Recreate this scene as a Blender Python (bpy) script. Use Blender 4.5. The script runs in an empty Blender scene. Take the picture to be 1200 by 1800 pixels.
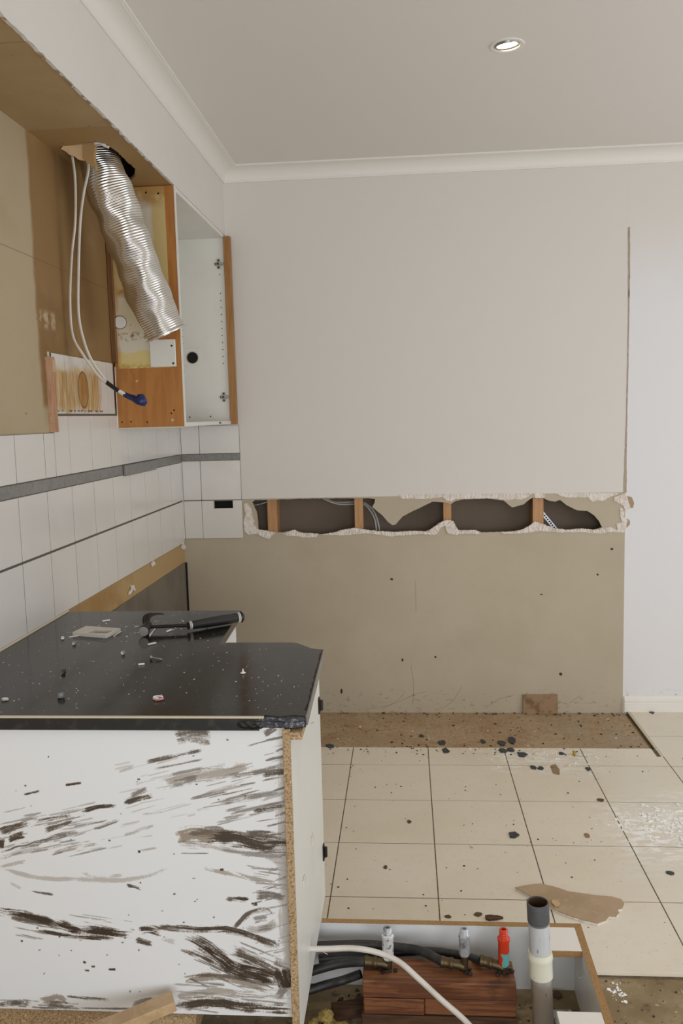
import bpy, bmesh, math, random
import numpy as np
from mathutils import Vector, Matrix
random.seed(7); rng = np.random.default_rng(7)
C = bpy.context.scene.collection
sc = bpy.context.scene
# ------------------------------------------------------------------ camera
YAW, PITCH, ROLL, F, H = .0772, -.1131, -.0254, 1484.28, 1.4986
def _axes():
    cy, sy, cp, sp = math.cos(YAW), math.sin(YAW), math.cos(PITCH), math.sin(PITCH)
    r = Vector((cy, sy, 0)); f = Vector((-sy*cp, cy*cp, sp)); u = r.cross(f)
    cr, sr = math.cos(ROLL), math.sin(ROLL)
    return cr*r+sr*u, -sr*r+cr*u, f
R_, U_, F_ = _axes(); O_ = Vector((0, 0, H))
cam = bpy.data.objects.new('camera', bpy.data.cameras.new('camera')); C.objects.link(cam)
cam.data.sensor_fit = 'VERTICAL'; cam.data.sensor_height = 36; cam.data.sensor_width = 24
cam.data.lens = F/1800*36; cam.data.clip_start = .05
cam.matrix_world = Matrix((( R_.x, U_.x, -F_.x, 0), (R_.y, U_.y, -F_.y, 0), (R_.z, U_.z, -F_.z, H), (0, 0, 0, 1)))
sc.camera = cam
def at(u, v, ax, val):
    """point of the plane axis=val seen at a place of the photograph (1200x1800)"""
    d = F_ + R_*((u-600)/F) + U_*((900-v)/F)
    return O_ + d*((val-O_[ax])/d[ax])
# ------------------------------------------------------------------ light
sc.view_settings.view_transform = 'Standard'; sc.view_settings.look = 'None'
sc.view_settings.gamma = 1; sc.view_settings.exposure = 0.66
w = bpy.data.worlds.new('world'); sc.world = w; w.use_nodes = True
w.node_tree.nodes['Background'].inputs[0].default_value = (.75, .85, 1, 1)
w.node_tree.nodes['Background'].inputs[1].default_value = .6
def area(name, loc, rot, sx, sy, power, col):
    l = bpy.data.lights.new(name, 'AREA'); l.shape = 'RECTANGLE'; l.size = sx; l.size_y = sy
    l.energy = power; l.color = col
    o = bpy.data.objects.new(name, l); o.location = loc; o.rotation_euler = rot; C.objects.link(o); return o
area('daylight_behind', (.8, -1.83, 1.12), (math.radians(94), 0, 0), 2.5, 1.9, 44, (.92, .955, 1))
area('daylight_right', (3.13, 2.0, 1.35), (math.radians(100), 0, math.radians(90)), 2.3, 1.7, 20, (.90, .94, 1))
# ------------------------------------------------------------------ dimensions
XL, XB, D, ZB, ZC, CE = -1.127, -.8535, 4.167, 2.3815, 2.625, 2.6894
XRT, Y0, T = 3.2, -1.9, .337
ZT = .8806
# ------------------------------------------------------------------ materials
def lin(c):
    return tuple(((x/255)/12.92 if x/255 <= .04045 else ((x/255+.055)/1.055)**2.4) for x in c)+(1,)
class Mt:
    def __init__(s, name, col, rough=.6, metal=0, spec=.5):
        s.m = bpy.data.materials.new(name); s.m.use_nodes = True; s.nt = s.m.node_tree
        s.b = s.nt.nodes['Principled BSDF']; s.b.inputs['Roughness'].default_value = rough
        s.b.inputs['Metallic'].default_value = metal; s.b.inputs['Specular IOR Level'].default_value = spec
        s.col = s.rgb(col); s.pos = None; s.hgt = None
        s.set_col()
    def rgb(s, c):
        n = s.nt.nodes.new('ShaderNodeRGB'); n.outputs[0].default_value = lin(c); return n.outputs[0]
    def set_col(s): s.nt.links.new(s.col, s.b.inputs['Base Color'])
    def P(s):
        if s.pos is None:
            g = s.nt.nodes.new('ShaderNodeNewGeometry'); x = s.nt.nodes.new('ShaderNodeSeparateXYZ')
            s.nt.links.new(g.outputs['Position'], x.inputs[0]); s.pos = g.outputs['Position']; s.xyz = x.outputs
        return s.pos
    def ma(s, op, a, b=None, c=None, clamp=False):
        n = s.nt.nodes.new('ShaderNodeMath'); n.operation = op; n.use_clamp = clamp
        for i, v in enumerate((a, b, c)):
            if v is None: continue
            if isinstance(v, (int, float)): n.inputs[i].default_value = v
            else: s.nt.links.new(v, n.inputs[i])
        return n.outputs[0]
    def noise(s, scale=10, detail=4, stretch=(1, 1, 1), rough=.55, off=(0, 0, 0), dist=0):
        s.P(); m = s.nt.nodes.new('ShaderNodeMapping'); m.inputs['Scale'].default_value = stretch
        m.inputs['Location'].default_value = off
        s.nt.links.new(s.pos, m.inputs[0]); n = s.nt.nodes.new('ShaderNodeTexNoise')
        n.inputs['Scale'].default_value = scale; n.inputs['Detail'].default_value = detail
        n.inputs['Roughness'].default_value = rough; n.inputs['Distortion'].default_value = dist
        s.nt.links.new(m.outputs[0], n.inputs['Vector']); return n.outputs['Fac']
    def ramp(s, f, lo, hi): 
        n = s.nt.nodes.new('ShaderNodeMapRange'); n.interpolation_type = 'SMOOTHSTEP'
        n.inputs['From Min'].default_value = lo; n.inputs['From Max'].default_value = hi
        if hi < lo:
            n.inputs['From Min'].default_value = hi; n.inputs['From Max'].default_value = lo
            n.inputs['To Min'].default_value = 1; n.inputs['To Max'].default_value = 0
        s.nt.links.new(f, n.inputs['Value']); return n.outputs['Result']
    def box(s, x=None, y=None, z=None, soft=.01, wob=None, amp=0):
        """mask of a box in the world; its outline can wobble with a noise"""
        s.P(); out = None
        for i, r in enumerate((x, y, z)):
            if r is None: continue
            v = s.xyz[i]
            if wob is not None: v = s.ma('ADD', v, s.ma('MULTIPLY', s.ma('SUBTRACT', wob, .5), amp))
            for q, up in ((r[0], True), (r[1], False)):
                if q is None: continue
                k = s.ramp(v, q-soft, q+soft) if up else s.ramp(v, q+soft, q-soft)
                out = k if out is None else s.ma('MULTIPLY', out, k)
        return out
    def mix(s, mask, col, fac=1.):
        n = s.nt.nodes.new('ShaderNodeMix'); n.data_type = 'RGBA'
        if fac != 1.: mask = s.ma('MULTIPLY', mask, fac)
        s.nt.links.new(mask, n.inputs[0]); s.nt.links.new(s.col, n.inputs[6])
        if isinstance(col, tuple): n.inputs[7].default_value = lin(col)
        else: s.nt.links.new(col, n.inputs[7])
        s.col = n.outputs[2]; s.set_col(); return s
    def vary(s, scale, col, lo=.4, hi=.7, fac=1., **k):
        return s.mix(s.ramp(s.noise(scale, **k), lo, hi), col, fac)
    def bump(s, f, dist=.001, strength=1.):
        n = s.nt.nodes.new('ShaderNodeBump'); n.inputs['Distance'].default_value = dist
        n.inputs['Strength'].default_value = strength
        s.nt.links.new(f, n.inputs['Height'])
        if s.hgt is not None: s.nt.links.new(s.hgt, n.inputs['Normal'])
        s.hgt = n.outputs[0]; s.nt.links.new(s.hgt, s.b.inputs['Normal']); return s
    def rough(s, f, lo, hi):
        n = s.nt.nodes.new('ShaderNodeMapRange'); n.inputs['To Min'].default_value = lo; n.inputs['To Max'].default_value = hi
        s.nt.links.new(f, n.inputs[0]); s.nt.links.new(n.outputs[0], s.b.inputs['Roughness']); return s
M = {}
def mk(name, *a, **k): M[name] = Mt(name, *a, **k); return M[name]
# --- wall behind: paint above the torn strip, raw board below it
m = mk('back wall board', (180, 167, 145), .75)
nz = m.noise(40, 5); m.vary(3, (188, 176, 154), .35, .7, .6).vary(14, (174, 161, 138), .52, .8, .3)
m.vary(3, (172, 157, 133), .5, .7, .3, stretch=(.8, 1, 1.2), off=(5, 0, 3))
m.mix(m.box(z=(1.098, None), x=(None, 1.059), soft=.0012), (219, 213, 205))
m.mix(m.box(x=(1.059, None), soft=.001), (219, 213, 205)); m.mix(m.ma('MULTIPLY', m.box(x=(1.059, None), soft=.001), m.box(z=(None, 2.2), soft=.25)), (226, 224, 224))
m.mix(m.ma('MULTIPLY', m.box(z=(-1, .10), soft=.03, wob=nz, amp=.1), m.ramp(m.noise(60, 5, stretch=(.5, 1, 1)), .55, .7)), (110, 95, 76), .5)
m.bump(m.noise(180, 4), .0004, .5)
m = mk('white paint', (222, 218, 211), .62); m.bump(m.noise(160, 4), .0003, .4)
m.vary(2.5, (214, 209, 201), .4, .7, .4)
m = mk('ceiling paint', (228, 222, 215), .8); m.bump(m.noise(160, 4), .0003, .3)
mk('cornice paint', (232, 227, 219), .5)
m = mk('left wall board', (170, 152, 120), .72)
wob = m.noise(9, 4); m.vary(2.2, (180, 164, 134), .35, .65, .7)
m.mix(m.box(y=(2.585, 3.6), z=(1.55, 2.5), soft=.012, wob=wob, amp=.035), (137, 101, 52), .88)
m.mix(m.ma('MULTIPLY', m.box(y=(2.585, 3.6), z=(1.5, 2.5)), m.ramp(m.noise(5, 5), .5, .75)), (164, 134, 84), .7)
m.mix(m.ma('MULTIPLY', m.box(y=(2.6, 3.6), z=(1.5, 1.92), soft=.03), m.ramp(m.noise(4, 4, off=(3, 1, 2)), .42, .65)), (110, 78, 38), .45)
m.mix(m.ma('MULTIPLY', m.box(y=(2.6, 2.72), z=(1.80, 1.85), soft=.012), m.ramp(m.noise(30, 4), .4, .6)), (196, 178, 145), .7)
m.mix(m.box(z=(2.004, 2.0065), y=(2.0, 3.3), soft=.0008), (100, 76, 46), .6)
m.mix(m.ramp(m.noise(46, 2, off=(7, 7, 2)), .745, .77), (105, 80, 50), .8)
m.mix(m.box(z=(.6, .882), soft=.001), (178, 148, 100), .9)
m.mix(m.ma('MULTIPLY', m.box(z=(.6, .882), y=(2.5, 3.35), soft=.02), m.ramp(m.noise(4, 4, off=(1, 0, 4)), .35, .6)), (146, 105, 50), .7)
m.bump(m.noise(120, 4), .0004, .4)
m = mk('bulkhead board', (168, 141, 100), .72)
m.vary(3, (180, 155, 116), .35, .65, .7).mix(m.box(y=(2.60, None), soft=.012, wob=m.noise(12, 3), amp=.03), (160, 124, 74), .7)
m.mix(m.box(y=(2.015, 2.019), soft=.001), (110, 85, 55), .55).mix(m.box(y=(2.6, 2.604), soft=.001), (110, 85, 55), .4)
m.mix(m.ramp(m.noise(50, 2), .73, .76), (98, 74, 48), .8)
m = mk('cement sheet', (116, 107, 93), .8); m.vary(6, (92, 85, 74), .4, .7, .7); m.vary(40, (140, 130, 114), .6, .75, .4)
m = mk('dark gap', (18, 16, 14), .9)
# --- tiles
m = mk('wall tile glaze', (218, 213, 206), .16)
m.vary(3, (212, 206, 198), .4, .65, .5)
m.rough(m.ramp(m.noise(5, 3), .4, .62), .14, .26)
st = m.box(x=(None, -1.0), y=(2.655, 3.06), z=(1.54, 1.69), soft=.02, wob=m.noise(11, 4), amp=.11)
st2 = m.box(x=(None, -1.0), y=(2.655, 3.09), z=(1.54, 1.668), soft=.01, wob=m.noise(14, 4), amp=.02)
m.mix(m.ma('MULTIPLY', st, m.ramp(m.noise(9, 4, stretch=(1, 9, .4)), .12, .62)), (196, 160, 88), .85)
m.mix(m.ma('MULTIPLY', st2, m.ramp(m.noise(22, 5, stretch=(1, 6, .5)), .40, .62)), (158, 112, 42), .7)
# oval ring left by a pan lid
m.P(); ey = m.ma('DIVIDE', m.ma('SUBTRACT', m.xyz[1], 2.912), .047); ez = m.ma('DIVIDE', m.ma('SUBTRACT', m.xyz[2], 1.612), .062)
rr = m.ma('SQRT', m.ma('ADD', m.ma('MULTIPLY', ey, ey), m.ma('MULTIPLY', ez, ez)))
up = m.box(x=(None, -1.0), z=(1.5, None))
m.mix(m.ma('MULTIPLY', up, m.ramp(rr, 1.02, .92)), (150, 98, 32), .6)
m.mix(m.ma('MULTIPLY', up, m.ma('MULTIPLY', m.ramp(rr, .88, .98), m.ramp(rr, 1.1, 1.0))), (98, 62, 22), .75)
m.mix(m.ma('MULTIPLY', m.box(x=(None, -1.0), y=(2.66, 3.1), z=(1.5355, 1.542), soft=.002), m.ramp(m.noise(60, 3), .42, .55)), (70, 45, 20), .9)
m.bump(m.noise(9, 1), .0008, .18)
m = mk('border tile', (136, 133, 128), .45); m.vary(90, (116, 113, 108), .4, .65, .7); m.vary(8, (150, 146, 140), .5, .7, .4)
m = mk('grout', (92, 86, 78), .9)
m = mk('floor tile glaze', (226, 218, 201), .34)
m.vary(1.6, (218, 206, 184), .35, .65, .7); m.vary(30, (212, 200, 178), .5, .75, .35)
m.vary(110, (150, 135, 112), .68, .74, .6, detail=2)
pw = m.ramp(m.noise(22, 7, stretch=(.7, 1.7, 1), rough=.75), .47, .56)
c1 = m.box(x=(.72, 1.25), y=(2.72, 3.16), soft=.14, wob=m.noise(5, 3), amp=.3)
c2 = m.box(x=(.33, .82), y=(3.42, 3.69), soft=.08, wob=m.noise(5, 3), amp=.2)
c3 = m.box(x=(.5, 1.4), y=(2.5, 3.5), soft=.2, wob=m.noise(5, 3), amp=.3)
m.mix(m.ma('MULTIPLY', c1, pw), (252, 251, 249), 1.).mix(m.ma('MULTIPLY', c2, pw), (240, 238, 234), .7)
m.mix(m.ma('MULTIPLY', c3, m.ramp(m.noise(2.5, 4), .4, .6)), (218, 212, 200), .5)
m.bump(m.noise(60, 3), .0005, .3)
m = mk('floor grout', (112, 98, 78), .9); m.vary(50, (70, 62, 50), .4, .6, .7)
m = mk('underlay', (164, 140, 108), .85)
m.vary(4, (176, 154, 124), .35, .65, .8).vary(9, (156, 116, 80), .5, .7, .6).vary(60, (136, 112, 82), .5, .65, .6)
m.vary(140, (104, 82, 60), .64, .7, .6, detail=2).vary(3, (160, 152, 140), .6, .8, .6, off=(4, 2, 0))
m.mix(m.ma('MULTIPLY', m.box(x=(.6, None), soft=.25), m.ramp(m.noise(8, 4, off=(2, 0, 0)), .4, .6)), (158, 146, 128), .45)
m.bump(m.noise(90, 5), .001, .6)
m = mk('concrete', (150, 132, 100), .9)
m.vary(5, (122, 102, 70), .38, .6, .8).vary(12, (176, 162, 136), .55, .7, .6).vary(22, (84, 70, 50), .56, .7, .8).vary(90, (196, 184, 160), .66, .72, .7)
m.bump(m.noise(24, 6), .006, .7)
# --- boards and timber
m = mk('white melamine', (226, 227, 226), .3)
m = mk('cabinet white', (226, 224, 216), .4); m.vary(6, (216, 213, 203), .45, .7, .4)
m = mk('chipboard', (178, 152, 116), .9)
m.vary(220, (126, 98, 66), .5, .6, .8, detail=3).vary(170, (214, 184, 140), .58, .64, .8, off=(3, 1, 5)); m.bump(m.noise(220, 4), .0015, .8)
m = mk('board edge', (164, 128, 84), .85); m.vary(260, (136, 102, 62), .45, .6, .6)
def wood(name, a, b, stretch, sc_=20, r=.5, lo=.4, hi=.62):
    m = mk(name, a, r); m.vary(sc_, b, lo, hi, .8, stretch=stretch, detail=6, dist=.6)
    m.vary(sc_*5, b, .45, .7, .35, stretch=stretch); m.bump(m.noise(sc_*4, 3, stretch=stretch), .0004, .4); return m
wood('cherry veneer', (180, 121, 56), (164, 104, 44), (4, 4, .5), 9)
m = M['cherry veneer']; m.mix(m.ramp(m.noise(38, 2, off=(2, 9, 1)), .73, .76), (215, 180, 120), .8)
m.mix(m.box(y=(3.2, 3.246), z=(1.498, 1.5), x=(None, None), soft=.003), (120, 70, 30), .0)
wood('oak edging', (166, 120, 66), (146, 100, 50), (8, 8, .5), 14)
wood('dark batten', (122, 82, 38), (96, 62, 28), (8, 8, .5), 14)
wood('pine stud', (186, 140, 92), (168, 120, 74), (5, 5, .6), 10)
wood('raw batten', (186, 146, 114), (164, 116, 80), (8, 8, .6), 16)
wood('red timber', (132, 84, 50), (88, 48, 26), (.7, 10, 10), 9, .55, .42, .58)
wood('old timber', (92, 62, 38), (52, 34, 20), (.7, 10, 10), 9, .8)
M['red timber'].vary(12, (60, 34, 20), .56, .7, .7)
wood('light pine', (196, 168, 130), (176, 146, 108), (3, 3, 3), 9)
m = mk('stained laminate', (214, 206, 186), .5)
m.P(); nzs = m.noise(18, 5)
inner = m.box(x=(None, -.945), z=(2.12, 2.33), soft=.012, wob=nzs, amp=.02)
m.mix(m.ma('MULTIPLY', m.box(z=(1.99, None)), m.ma('SUBTRACT', 1., inner)), (202, 176, 112), .9)
m.mix(m.ma('MULTIPLY', m.box(z=(2.31, None), soft=.02), m.ramp(m.noise(14, 5), .4, .62)), (168, 122, 58), .8)
m.mix(m.ma('MULTIPLY', m.box(z=(1.818, 2.0), soft=.002), m.ramp(m.noise(10, 5), .3, .6)), (206, 192, 158), 1.)
m.mix(m.ma('MULTIPLY', m.box(z=(1.975, 2.005), soft=.01, wob=nzs, amp=.02), m.ramp(m.noise(24, 4), .4, .6)), (178, 128, 56), .9)
m.mix(m.ma('MULTIPLY', m.box(z=(1.815, 1.835), soft=.008, wob=nzs, amp=.03), m.ramp(m.noise(60, 4), .45, .6)), (110, 74, 36), .9)
m.mix(m.box(z=(None, 1.765), soft=.006, wob=m.noise(9, 4), amp=.05), (216, 194, 120), .85)
m.mix(m.ma('MULTIPLY', m.box(z=(None, 1.72), soft=.012, wob=nzs, amp=.03), m.ramp(m.noise(50, 4), .4, .6)), (184, 144, 60), .8)
m.mix(m.box(x=(None, -1.098), soft=.012, wob=nzs, amp=.04), (190, 140, 66), .7)
m.mix(m.ramp(m.noise(80, 2), .72, .75), (110, 76, 40), .8)
# --- metal, rubber, plastics
m = mk('aluminium foil', (226, 224, 220), .27, 1.); m.bump(m.noise(14, 2), .003, .4)
mk('zinc', (176, 173, 166), .42, .6); mk('dark steel', (52, 45, 40), .5, .6); mk('brass', (96, 82, 60), .5, .9)
m = mk('galvanised', (196, 200, 204), .45, .6); m.vary(60, (120, 120, 122), .5, .66, .8)
mk('chrome', (150, 148, 144), .35, .8)
m = mk('white flaking paint', (216, 218, 218), .5); m.vary(75, (120, 118, 116), .54, .6, .9)
m = mk('red enamel', (206, 62, 34), .3); m.P()
m.mix(m.box(z=(None, at(885, 1676, 1, 1.965).z), x=(at(881, 1680, 1, 1.965).x, None), soft=.001, wob=m.noise(60, 3), amp=.02), (106, 176, 170), 1.)
m = mk('black hose', (34, 33, 33), .5); m.vary(40, (64, 60, 56), .5, .7, .6)
m = mk('black plastic', (22, 21, 21), .35); mk('rubber grip', (30, 28, 27), .45)
m = mk('white hose', (206, 200, 190), .4); m.vary(14, (176, 168, 156), .5, .7, .5)
m = mk('cable sheath', (222, 216, 205), .35); m.vary(8, (196, 186, 166), .45, .7, .6)
mk('grey cable', (188, 184, 178), .4); mk('blue tape', (34, 44, 96), .4); mk('label paper', (222, 220, 214), .6)
M['blue tape'].vary(50, (20, 26, 62), .4, .6, .8)
m = mk('pvc pipe', (196, 198, 200), .4); m.vary(16, (168, 168, 168), .45, .7, .7, stretch=(1, 1, .4))
m.mix(m.box(z=(None, .165), soft=.022, wob=m.noise(30, 4), amp=.03), (128, 112, 92), .85)
m.mix(m.ramp(m.noise(60, 4, stretch=(1, 1, .4)), .64, .7), (70, 64, 58), .6)
m = mk('pvc collar', (222, 220, 200), .4); m.vary(90, (120, 116, 100), .68, .72, .8)
m = mk('grey pipe end', (82, 84, 86), .6); m.vary(40, (70, 70, 70), .4, .7, .5)
m = mk('rust inside', (70, 42, 20), .8); m.vary(30, (30, 20, 14), .4, .6, .9)
m = mk('insulation wool', (160, 138, 82), .95); m.vary(30, (120, 98, 46), .4, .65, .8); m.bump(m.noise(50, 5), .006, 1.)
m = mk('plaster core', (228, 218, 208), .9); m.vary(40, (206, 194, 182), .45, .65, .7); m.bump(m.noise(50, 5), .006, 1.)
m = mk('torn paper face', (176, 152, 122), .8); m.vary(9, (160, 136, 106), .4, .65, .7); m.vary(60, (190, 168, 140), .6, .7, .5)
m = mk('scar', (172, 156, 138), .85); m.vary(30, (112, 88, 64), .52, .66, .8, stretch=(1, 1, .5))
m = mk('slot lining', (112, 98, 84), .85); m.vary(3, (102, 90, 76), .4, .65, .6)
m = mk('cream paper', (214, 184, 140), .8); m.vary(20, (190, 156, 108), .45, .7, .5)
m = mk('slate chip', (50, 54, 58), .55); m.vary(60, (78, 82, 86), .5, .7, .6); m.bump(m.noise(120, 4), .001, .6)
mk('crumb brown', (92, 72, 52), .9); mk('crumb white', (246, 244, 240), .8); mk('crumb dark', (58, 50, 42), .9)
mk('pink plastic', (206, 150, 140), .5); mk('yellow plastic', (170, 140, 40), .4); mk('ivory plastic', (214, 208, 196), .45)
m = mk('clear plastic', (150, 150, 150), .15); m.b.inputs['Transmission Weight'].default_value = .5
m = mk('beige sealant', (206, 196, 172), .6)
m = mk('tan tile back', (150, 122, 92), .8); m.vary(22, (108, 80, 54), .45, .65, .8)
m = mk('black counter', (27, 25, 23), .10, 0, .32)
m.mix(m.ramp(m.noise(90, 5), .56, .72), (80, 76, 70), .4); m.mix(m.ramp(m.noise(5, 5, stretch=(1, 3, 1)), .52, .75), (70, 65, 58), .3)
m.mix(m.ramp(m.noise(260, 2), .70, .74), (150, 145, 136), .7)
m.mix(m.box(x=(-.30, -.24), y=(2.08, 2.15), soft=.02, wob=m.noise(20, 3), amp=.04), (18, 12, 10), .4)
m.rough(m.noise(30, 5), .05, .22)
m = mk('broken counter edge', (58, 60, 66), .6); m.vary(130, (128, 130, 136), .5, .62, .9); m.bump(m.noise(120, 5), .004, 1.)
m = mk('lamp face', (255, 240, 200), .4); m.b.inputs['Emission Color'].default_value = (1, .86, .62, 1); m.b.inputs['Emission Strength'].default_value = 14
# smeared dirt is painted into a mask attribute of the panel
m = mk('smeared panel', (236, 238, 240), .38)
a = m.nt.nodes.new('ShaderNodeAttribute'); a.attribute_name = 'dirt'
sx = m.nt.nodes.new('ShaderNodeSeparateColor'); m.nt.links.new(a.outputs['Color'], sx.inputs[0])
m.mix(sx.outputs[1], (150, 134, 114), .95); m.mix(sx.outputs[0], (52, 38, 26), .95)
m = mk('window glass', (220, 235, 240), .02); m.b.inputs['Transmission Weight'].default_value = 1.
# ------------------------------------------------------------------ mesh helpers
W = {}
def wl(o): return W.get(o.name, Vector((0, 0, 0)))
class MB:
    def __init__(s): s.bm = bmesh.new()
    def poly(s, pts, vec):
        """closed outline extruded along vec"""
        vec = Vector(vec); n = len(pts)
        a = [s.bm.verts.new(p) for p in pts]; b = [s.bm.verts.new(Vector(p)+vec) for p in pts]
        s.bm.faces.new(a); s.bm.faces.new(b[::-1])
        for i in range(n): s.bm.faces.new((a[i], b[i], b[(i+1) % n], a[(i+1) % n]))
        return s
    def box(s, x0, x1, y0, y1, z0, z1, bev=0, mat=None, seg=1):
        t = bmesh.new(); bmesh.ops.create_cube(t, size=1)
        for v in t.verts: v.co = Vector(((x0+x1)/2+v.co.x*(x1-x0), (y0+y1)/2+v.co.y*(y1-y0), (z0+z1)/2+v.co.z*(z1-z0)))
        if bev: bmesh.ops.bevel(t, geom=t.edges[:], offset=bev, segments=seg, affect='EDGES', profile=.5)
        if mat is not None: bmesh.ops.transform(t, matrix=mat, verts=t.verts)
        s.add(t); return s
    def add(s, t):
        me = bpy.data.meshes.new('t'); t.to_mesh(me); t.free(); s.bm.from_mesh(me); bpy.data.meshes.remove(me)
    def rings(s, rings, cap=True, closed=False):
        vs = [[s.bm.verts.new(p) for p in r] for r in rings]; n = len(vs[0])
        for i in range(len(vs)-1+(1 if closed else 0)):
            A = vs[i]; B = vs[(i+1) % len(vs)]
            for j in range(n): s.bm.faces.new((A[j], A[(j+1) % n], B[(j+1) % n], B[j]))
        if cap and not closed: s.bm.faces.new(vs[0][::-1]); s.bm.faces.new(vs[-1])
        return s
    def tube(s, pts, r, n=12, rf=None, cap=True, smoothpts=0, flat=1., up=None):
        pts = [Vector(p) for p in pts]
        if smoothpts: pts = spline(pts, smoothpts)
        out = []; N = len(pts); ref = Vector(up) if up else Vector((.13, .31, .94)).normalized(); prev = None
        for i, p in enumerate(pts):
            t = (pts[min(i+1, N-1)]-pts[max(i-1, 0)]).normalized()
            if prev is None: a = (ref-t*ref.dot(t)).normalized()
            else: a = (prev-t*prev.dot(t)).normalized()
            prev = a; b = t.cross(a)
            rr = rf(i, N, p) if rf else r
            ring = []
            for k in range(n):
                th = 2*math.pi*k/n
                q = rr(th) if callable(rr) else rr
                ring.append(p+a*(math.cos(th)*q*flat)+b*(math.sin(th)*q))
            out.append(ring)
        return s.rings(out, cap)
    def lathe(s, prof, c=(0, 0, 0), ax=(0, 0, 1), n=24, cap=True, closed=False):
        ax = Vector(ax).normalized(); a = ax.orthogonal().normalized(); b = ax.cross(a); c = Vector(c)
        return s.rings([[c+ax*z+(a*math.cos(2*math.pi*k/n)+b*math.sin(2*math.pi*k/n))*max(r, 1e-5) for k in range(n)] for r, z in prof], cap, closed)
    def build(s, name, mat, parent=None, smooth=False, local=False, bev=0, kind=None):
        bmesh.ops.recalc_face_normals(s.bm, faces=s.bm.faces[:])
        me = bpy.data.meshes.new(name); s.bm.to_mesh(me); s.bm.free()
        mats = mat if isinstance(mat, (list, tuple)) else [mat]
        for q in mats: me.materials.append(M[q].m)
        o = bpy.data.objects.new(name, me); C.objects.link(o)
        if parent is not None:
            o.parent = parent
            off = wl(parent)
            if not local: me.transform(Matrix.Translation(-off))
            W[o.name] = off
        if smooth:
            for p in me.polygons: p.use_smooth = True
            me.set_sharp_from_angle(angle=math.radians(40)) if hasattr(me, 'set_sharp_from_angle') else None
        if bev:
            b = o.modifiers.new('bevel', 'BEVEL'); b.width = bev; b.segments = 2; b.limit_method = 'ANGLE'
        if kind: o['kind'] = kind
        return o
def spline(P, k):
    P = [P[0]*2-P[1]]+P+[P[-1]*2-P[-2]]; out = []
    for i in range(1, len(P)-2):
        for j in range(k):
            t = j/k; a, b, c, d = P[i-1], P[i], P[i+1], P[i+2]
            out.append(.5*((2*b)+(c-a)*t+(2*a-5*b+4*c-d)*t*t+(3*b-3*c+d-a)*t**3))
    out.append(P[-2]); return out
def thing(name, label, cat, loc=(0, 0, 0), group=None, rot=0):
    o = bpy.data.objects.new(name, None); C.objects.link(o); o.location = loc; o.empty_display_size = .05
    W[o.name] = Vector(loc); tag(o, label, cat, group); return o
def tag(o, label, cat, group=None):
    o['label'] = label; o['category'] = cat
    if group: o['group'] = group
    return o
def struct(o): o['kind'] = 'structure'; return o
def recentre(o):
    """move a one-mesh thing's origin to the foot of its shape"""
    me = o.data; n = len(me.vertices); co = np.empty(n*3); me.vertices.foreach_get('co', co); co = co.reshape(-1, 3)
    c = Vector(((co[:, 0].min()+co[:, 0].max())/2, (co[:, 1].min()+co[:, 1].max())/2, co[:, 2].min()))
    me.transform(Matrix.Translation(-c)); o.location = c; return o
def jag(pts, amp, step, seed=1, axes=(0, 2)):
    """roughen a closed outline"""
    r = random.Random(seed); out = []
    for i, p in enumerate(pts):
        p = Vector(p); q = Vector(pts[(i+1) % len(pts)]); L = (q-p).length; n = max(1, int(L/step))
        for j in range(n):
            v = p.lerp(q, j/n)
            if j: 
                for a in axes: v[a] += r.uniform(-amp, amp)
            out.append(v)
    return out
def slab_with_hole(outer, holes, vec):
    """flat board with openings, extruded along vec"""
    bm = bmesh.new(); loops = []
    for L in [outer]+holes:
        vs = [bm.verts.new(p) for p in L]; loops.append(vs)
        for i in range(len(vs)): bm.edges.new((vs[i], vs[(i+1) % len(vs)]))
    bmesh.ops.triangle_fill(bm, use_beauty=True, use_dissolve=False, edges=bm.edges[:])
    r = bmesh.ops.extrude_face_region(bm, geom=bm.faces[:])
    for v in [g for g in r['geom'] if isinstance(g, bmesh.types.BMVert)]: v.co += Vector(vec)
    mb = MB(); mb.bm.free(); mb.bm = bm; return mb
# ================================================================== SETTING
# ---- back wall: a plasterboard sheet with the torn slot
hole_px = [(443, 883), (448, 879), (467, 879), (520, 877), (565, 876), (610, 876), (650, 876), (659, 877), (658, 884), (654, 891), (662, 898), (672, 906), (681, 917), (689, 923), (695, 922), (707, 908),
 (720, 901), (731, 896), (745, 889), (759, 882), (779, 883), (793, 886), (800, 881), (813, 878), (835, 877), (857, 876), (885, 880), (892, 886), (900, 892), (919, 887), (929, 879), (936, 875), (956, 876),
 (962, 879), (975, 882), (984, 879), (997, 889), (1014, 897), (1032, 898), (1045, 907), (1053, 917), (1058, 927), (1048, 930), (1040, 932), (1020, 929), (990, 932), (975, 930), (955, 922), (940, 917), (930, 924), (918, 931), (902, 934),
 (878, 935), (846, 936), (835, 932), (805, 933), (799, 920), (785, 913), (770, 920), (759, 929), (748, 934), (727, 933), (694, 935), (666, 934), (640, 932), (623, 929), (599, 933), (573, 940), (530, 937), (517, 931), (497, 936), (482, 936),
 (465, 934), (454, 931), (453, 916), (451, 900)]
hole = jag([at(u, v, 1, D) for u, v in hole_px], .0012, .008, 3)
outl = [Vector((XL-.1, D, -.02)), Vector((XRT+.1, D, -.02)), Vector((XRT+.1, D, CE+.05)), Vector((XL-.1, D, CE+.05))]
sock = [Vector(p) for p in ((-.964, D, 1.052), (-.868, D, 1.052), (-.868, D, 1.091), (-.964, D, 1.091))]
wb = struct(slab_with_hole(outl, [hole, sock], (0, .011, 0)).build('wall_back', 'back wall board'))
struct(MB().box(XL-.1, XRT+.1, D+.11, D+.13, -.02, CE+.05).build('wall_back_lining', 'slot lining', wb))
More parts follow.
